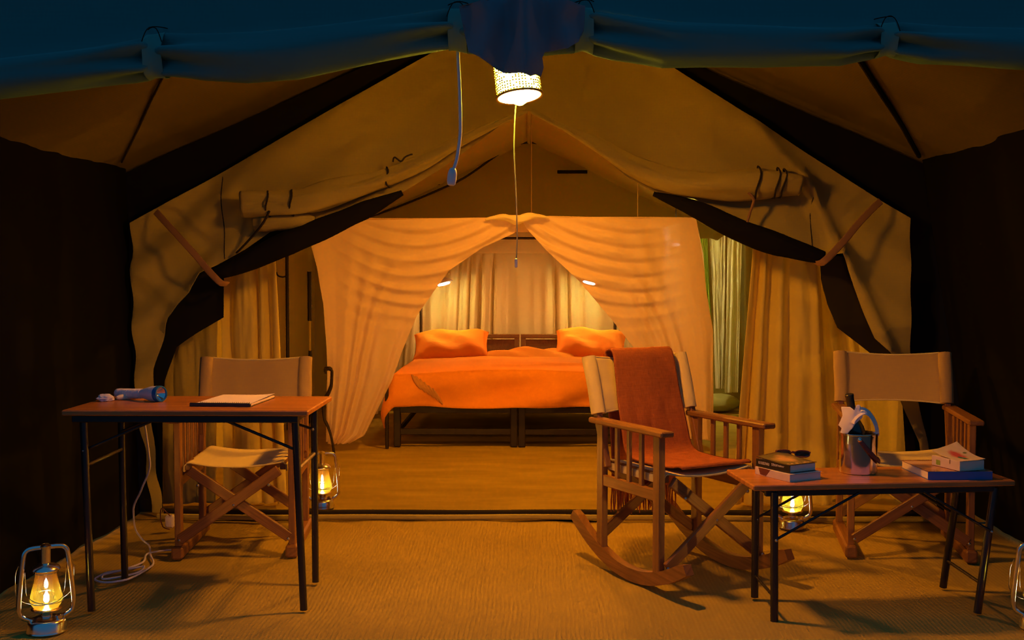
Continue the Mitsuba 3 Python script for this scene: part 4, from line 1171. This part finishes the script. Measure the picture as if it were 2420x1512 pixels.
mat('cover_pale', mikit.proc(_whitespine), 0.5, 0.3)
Z0 = 0.485
MB1 = M_at(0.838, 4.060, Z0, -62)
kb = book('pale paperback lying under the black book on the left of the low table', MB1, 0.190, 0.148, 0.027, 'm_cover_pale', 'm_cover_pale')
tri = trimesh.creation.extrude_polygon(shapely.Polygon([(0.020, 0.0275), (0.086, 0.0275), (0.062, 0.002), (0.030, 0.004)]), 0.0006)
part(kb, 'printed_wedge', xf(tri, M_at(0.838, 4.060, Z0, -62) @ np.array([[1, 0, 0, 0], [0, 0, -1, -0.0008], [0, 1, 0, 0], [0, 0, 0, 1.0]])), 'm_leather', False, label='dark wedge printed on the spine')
MB2 = M_at(0.842, 4.064, Z0 + 0.0285, -60)
kb = book('black paperback with a golden cover picture, topmost of the pair on the low table', MB2, 0.178, 0.128, 0.029, 'm_cover_black', 'm_cover_golden', 1, 0.020)
rnd = np.random.default_rng(8)
x = 0.016
i = 0
while x < 0.150:
    hgt = 0.0105 * (1 - 0.55 * max(0, (x - 0.085) / 0.07)) * rnd.uniform(0.85, 1.05)
    w = rnd.uniform(0.0016, 0.0026)
    zc = 0.0165 + (0.002 if x > 0.085 else 0)
    parts_ = [box(w, 0.0006, hgt, 0.0001, at=(x, -0.0009, zc))]
    if i % 3 != 1:
        parts_.append(box(w * 1.6, 0.0006, 0.0013, 0.0001, at=(x + w * 0.8, -0.0009, zc + hgt * rnd.choice([-0.45, 0, 0.45]))))
    if x < 0.075 or 0.082 < x:
        part(kb, 'spine_letter', xf(cat(*parts_), MB2), 'm_paper', False)
    x += rnd.uniform(0.0048, 0.0062)
    i += 1
MB3 = M_at(1.433, 3.945, Z0, 3.0)
kb = book('large flat blue-spined book lying on the right of the low table', MB3, 0.236, 0.250, 0.030, 'm_bluegrey', 'm_cover_photo')
MB4 = M_at(1.497, 4.085, Z0 + 0.0318, -71)
kb = book('thick paperback with a floral cover curling up, on top of the large blue book', MB4, 0.150, 0.112, 0.036, 'm_cover_pale', 'm_cover_floral', 3, 0.046)
part(kb, 'spine_label', xf(box(0.022, 0.0008, 0.018, 0.0002, at=(0.036, -0.0010, 0.014)), MB4), 'm_green', False, label='green mark on the spine')
part(kb, 'bookmark', xf(box(0.004, 0.0010, 0.016, 0.0003, at=(0.098, -0.0011, 0.026)), MB4), 'm_strap', False)

k = thing('sunglasses', 'brown sunglasses resting on the black paperback', 'sunglasses')
MG = M_at(0.985, 4.095, Z0 + 0.0585, -14)
for s in (-1, 1):
    rim = [(s * 0.034 + 0.026 * math.copysign(abs(math.cos(a)) ** 0.7, math.cos(a)), 0.003 * math.cos(a) ** 2, 0.012 + 0.012 * math.copysign(abs(math.sin(a)) ** 0.8, math.sin(a))) for a in np.linspace(0, 2 * PI, 33)[:-1]]
    part(k, 'rim', xf(tube(rim, 0.0026, 8, closed=True), MG), 'm_leather', True)
    part(k, 'lens', xf(trimesh.Trimesh(np.vstack([rim, [(s * 0.034, 0, 0.012)]]), [[j, (j + 1) % 32, 32] for j in range(32)], process=False), MG), 'm_bottle', True)
    part(k, 'temple', xf(tube(spline([(s * 0.062, 0.002, 0.017), (s * 0.062, 0.02, 0.017), (s * 0.05, 0.04 + 0.005 * s, 0.015), (-s * 0.02, 0.046 + 0.006 * s, 0.006)], 20), 0.0024, 8), MG), 'm_leather', True)
part(k, 'bridge', xf(tube(spline([(-0.009, 0, 0.015), (0, -0.001, 0.019), (0.009, 0, 0.015)], 8), 0.0026, 8), MG), 'm_leather', True)

BXc, BYc = 1.228, 4.095
k = thing('ice_bucket', 'shiny steel ice bucket with a leather strap handle on the low table', 'bucket')
part(k, 'bucket', lathe([(0, Z0), (0.064, Z0), (0.067, Z0 + 0.003), (0.0675, Z0 + 0.010), (0.0690, Z0 + 0.142), (0.0705, Z0 + 0.146), (0.0700, Z0 + 0.150), (0.0670, Z0 + 0.150), (0.0655, Z0 + 0.140), (0.0640, Z0 + 0.012), (0, Z0 + 0.010)], 64, at=(BXc, BYc, 0)), 'm_steel', 40)
az0 = math.radians(-103)
P = []
for t in np.linspace(0, PI, 40):
    P.append((BXc + 0.0765 * math.cos(az0 + t), BYc + 0.0765 * math.sin(az0 + t), Z0 + 0.132 - 0.088 * math.sin(t) ** 0.9))
part(k, 'handle', tube(P, 0.0085, 10, flat=0.28, up=(0, 0, 1)), 'm_leather', True, label='brown leather strap handle')
for s in (0, PI):
    c = np.array([BXc + 0.0745 * math.cos(az0 + s), BYc + 0.0745 * math.sin(az0 + s), Z0 + 0.132])
    part(k, 'knob', xf(trimesh.creation.icosphere(2, 0.0085), trimesh.transformations.translation_matrix(c)), 'm_steel', True)
MBt = along((1.246, 4.115, Z0 + 0.017), (1.190, 4.085, 0.768))
k = thing('bottle', 'dark wine bottle leaning in the ice bucket', 'bottle')
Lb = 0.285
part(k, 'glass', xf(lathe([(0, 0), (0.030, 0), (0.035, 0.005), (0.036, 0.13), (0.033, 0.155), (0.022, 0.185), (0.0145, 0.205), (0.0138, 0.25), (0.0140, Lb - 0.045)], 32), MBt), 'm_bottle', 40)
part(k, 'foil_cap', xf(lathe([(0.0146, Lb - 0.060), (0.0150, Lb - 0.012), (0.0162, Lb - 0.010), (0.0162, Lb - 0.002), (0.014, Lb), (0, Lb)], 28), MBt), 'm_foil', 40, label='dark foil cap')
PXm = lambda L_: [((px - 1250) / 641.0 + 0.002, 1.22 - (py - 650) / 641.0) for px, py in L_]
k = thing('napkin', 'white napkin wrapped round the bottle neck in the ice bucket', 'napkin')
NA = [(1.166, 0.730), (1.188, 0.733), (1.200, 0.722), (1.207, 0.741), (1.215, 0.744), (1.221, 0.736), (1.220, 0.718), (1.229, 0.716), (1.227, 0.698), (1.205, 0.672), (1.180, 0.628), (1.162, 0.625), (1.166, 0.650), (1.158, 0.660), (1.168, 0.697)]
part(k, 'front_fold', sheet(NA, 0.006, lambda x, z: 4.046 + 14.0 * (x - 1.228) ** 2 + 0.25 * (0.70 - z) * (z < 0.70) * 0.3 + 0.012 * fb(x * 2, z, 0, 18, 3, 2) * 2, 0.0022), 'm_napkin', True)


def arch(u, v):
    c = spline([(1.196, 4.045, 0.672), (1.212, 4.040, 0.700), (1.232, 4.042, 0.7115), (1.256, 4.046, 0.698), (1.274, 4.050, 0.664), (1.281, 4.050, 0.622)], 60)
    q = lin(c, u)
    d = np.gradient(c, axis=0)
    d /= np.linalg.norm(d, axis=1, keepdims=True)
    dd = np.stack([np.interp(u, np.linspace(0, 1, 60), d[:, j]) for j in range(3)], 1)
    nrm = np.cross(dd, [0, 1, 0])
    w = np.interp(u, [0, 0.4, 1], [0.016, 0.022, 0.028])
    return q - nrm * (-1 * (v - 0.1) * w)[:, None] * np.array([1, 1, 1]) + np.stack([0 * v, 0.050 * v ** 1.2 + 0.004 * np.sin(u * 14), 0 * v], 1)


part(k, 'looped_end', thick(grid(arch, 40, 12), 0.0022), 'm_napkin', True)

# repeats of a kind carry one group
for base, g in {'hurricane_lantern': 'lit hurricane lanterns', 'director_chair': 'wooden director chairs', 'book': 'books on the low table', 'pillow': 'orange pillows on the bed', 'tie_strap': 'webbing straps of the doorway',
                'door_roll': 'rolled door flaps', 'mesh_roll': 'black mesh bands of the doorway', 'mesh_flap': 'black mesh panels of the doorway', 'reading_lamp': 'reading lamps over the bed', 'bed_frame': 'single beds pushed together',
                'mattress': 'mattresses of the two beds', 'tent_pole': 'dark tent poles', 'pendant_lamp': 'beaded drum lamps', 'curtain': 'curtains inside the tent'}.items():
    for key, d in labels.items():
        if 'category' in d and (key == base or (key.startswith(base + '_') and key[len(base) + 1:].isdigit())):
            d['group'] = g
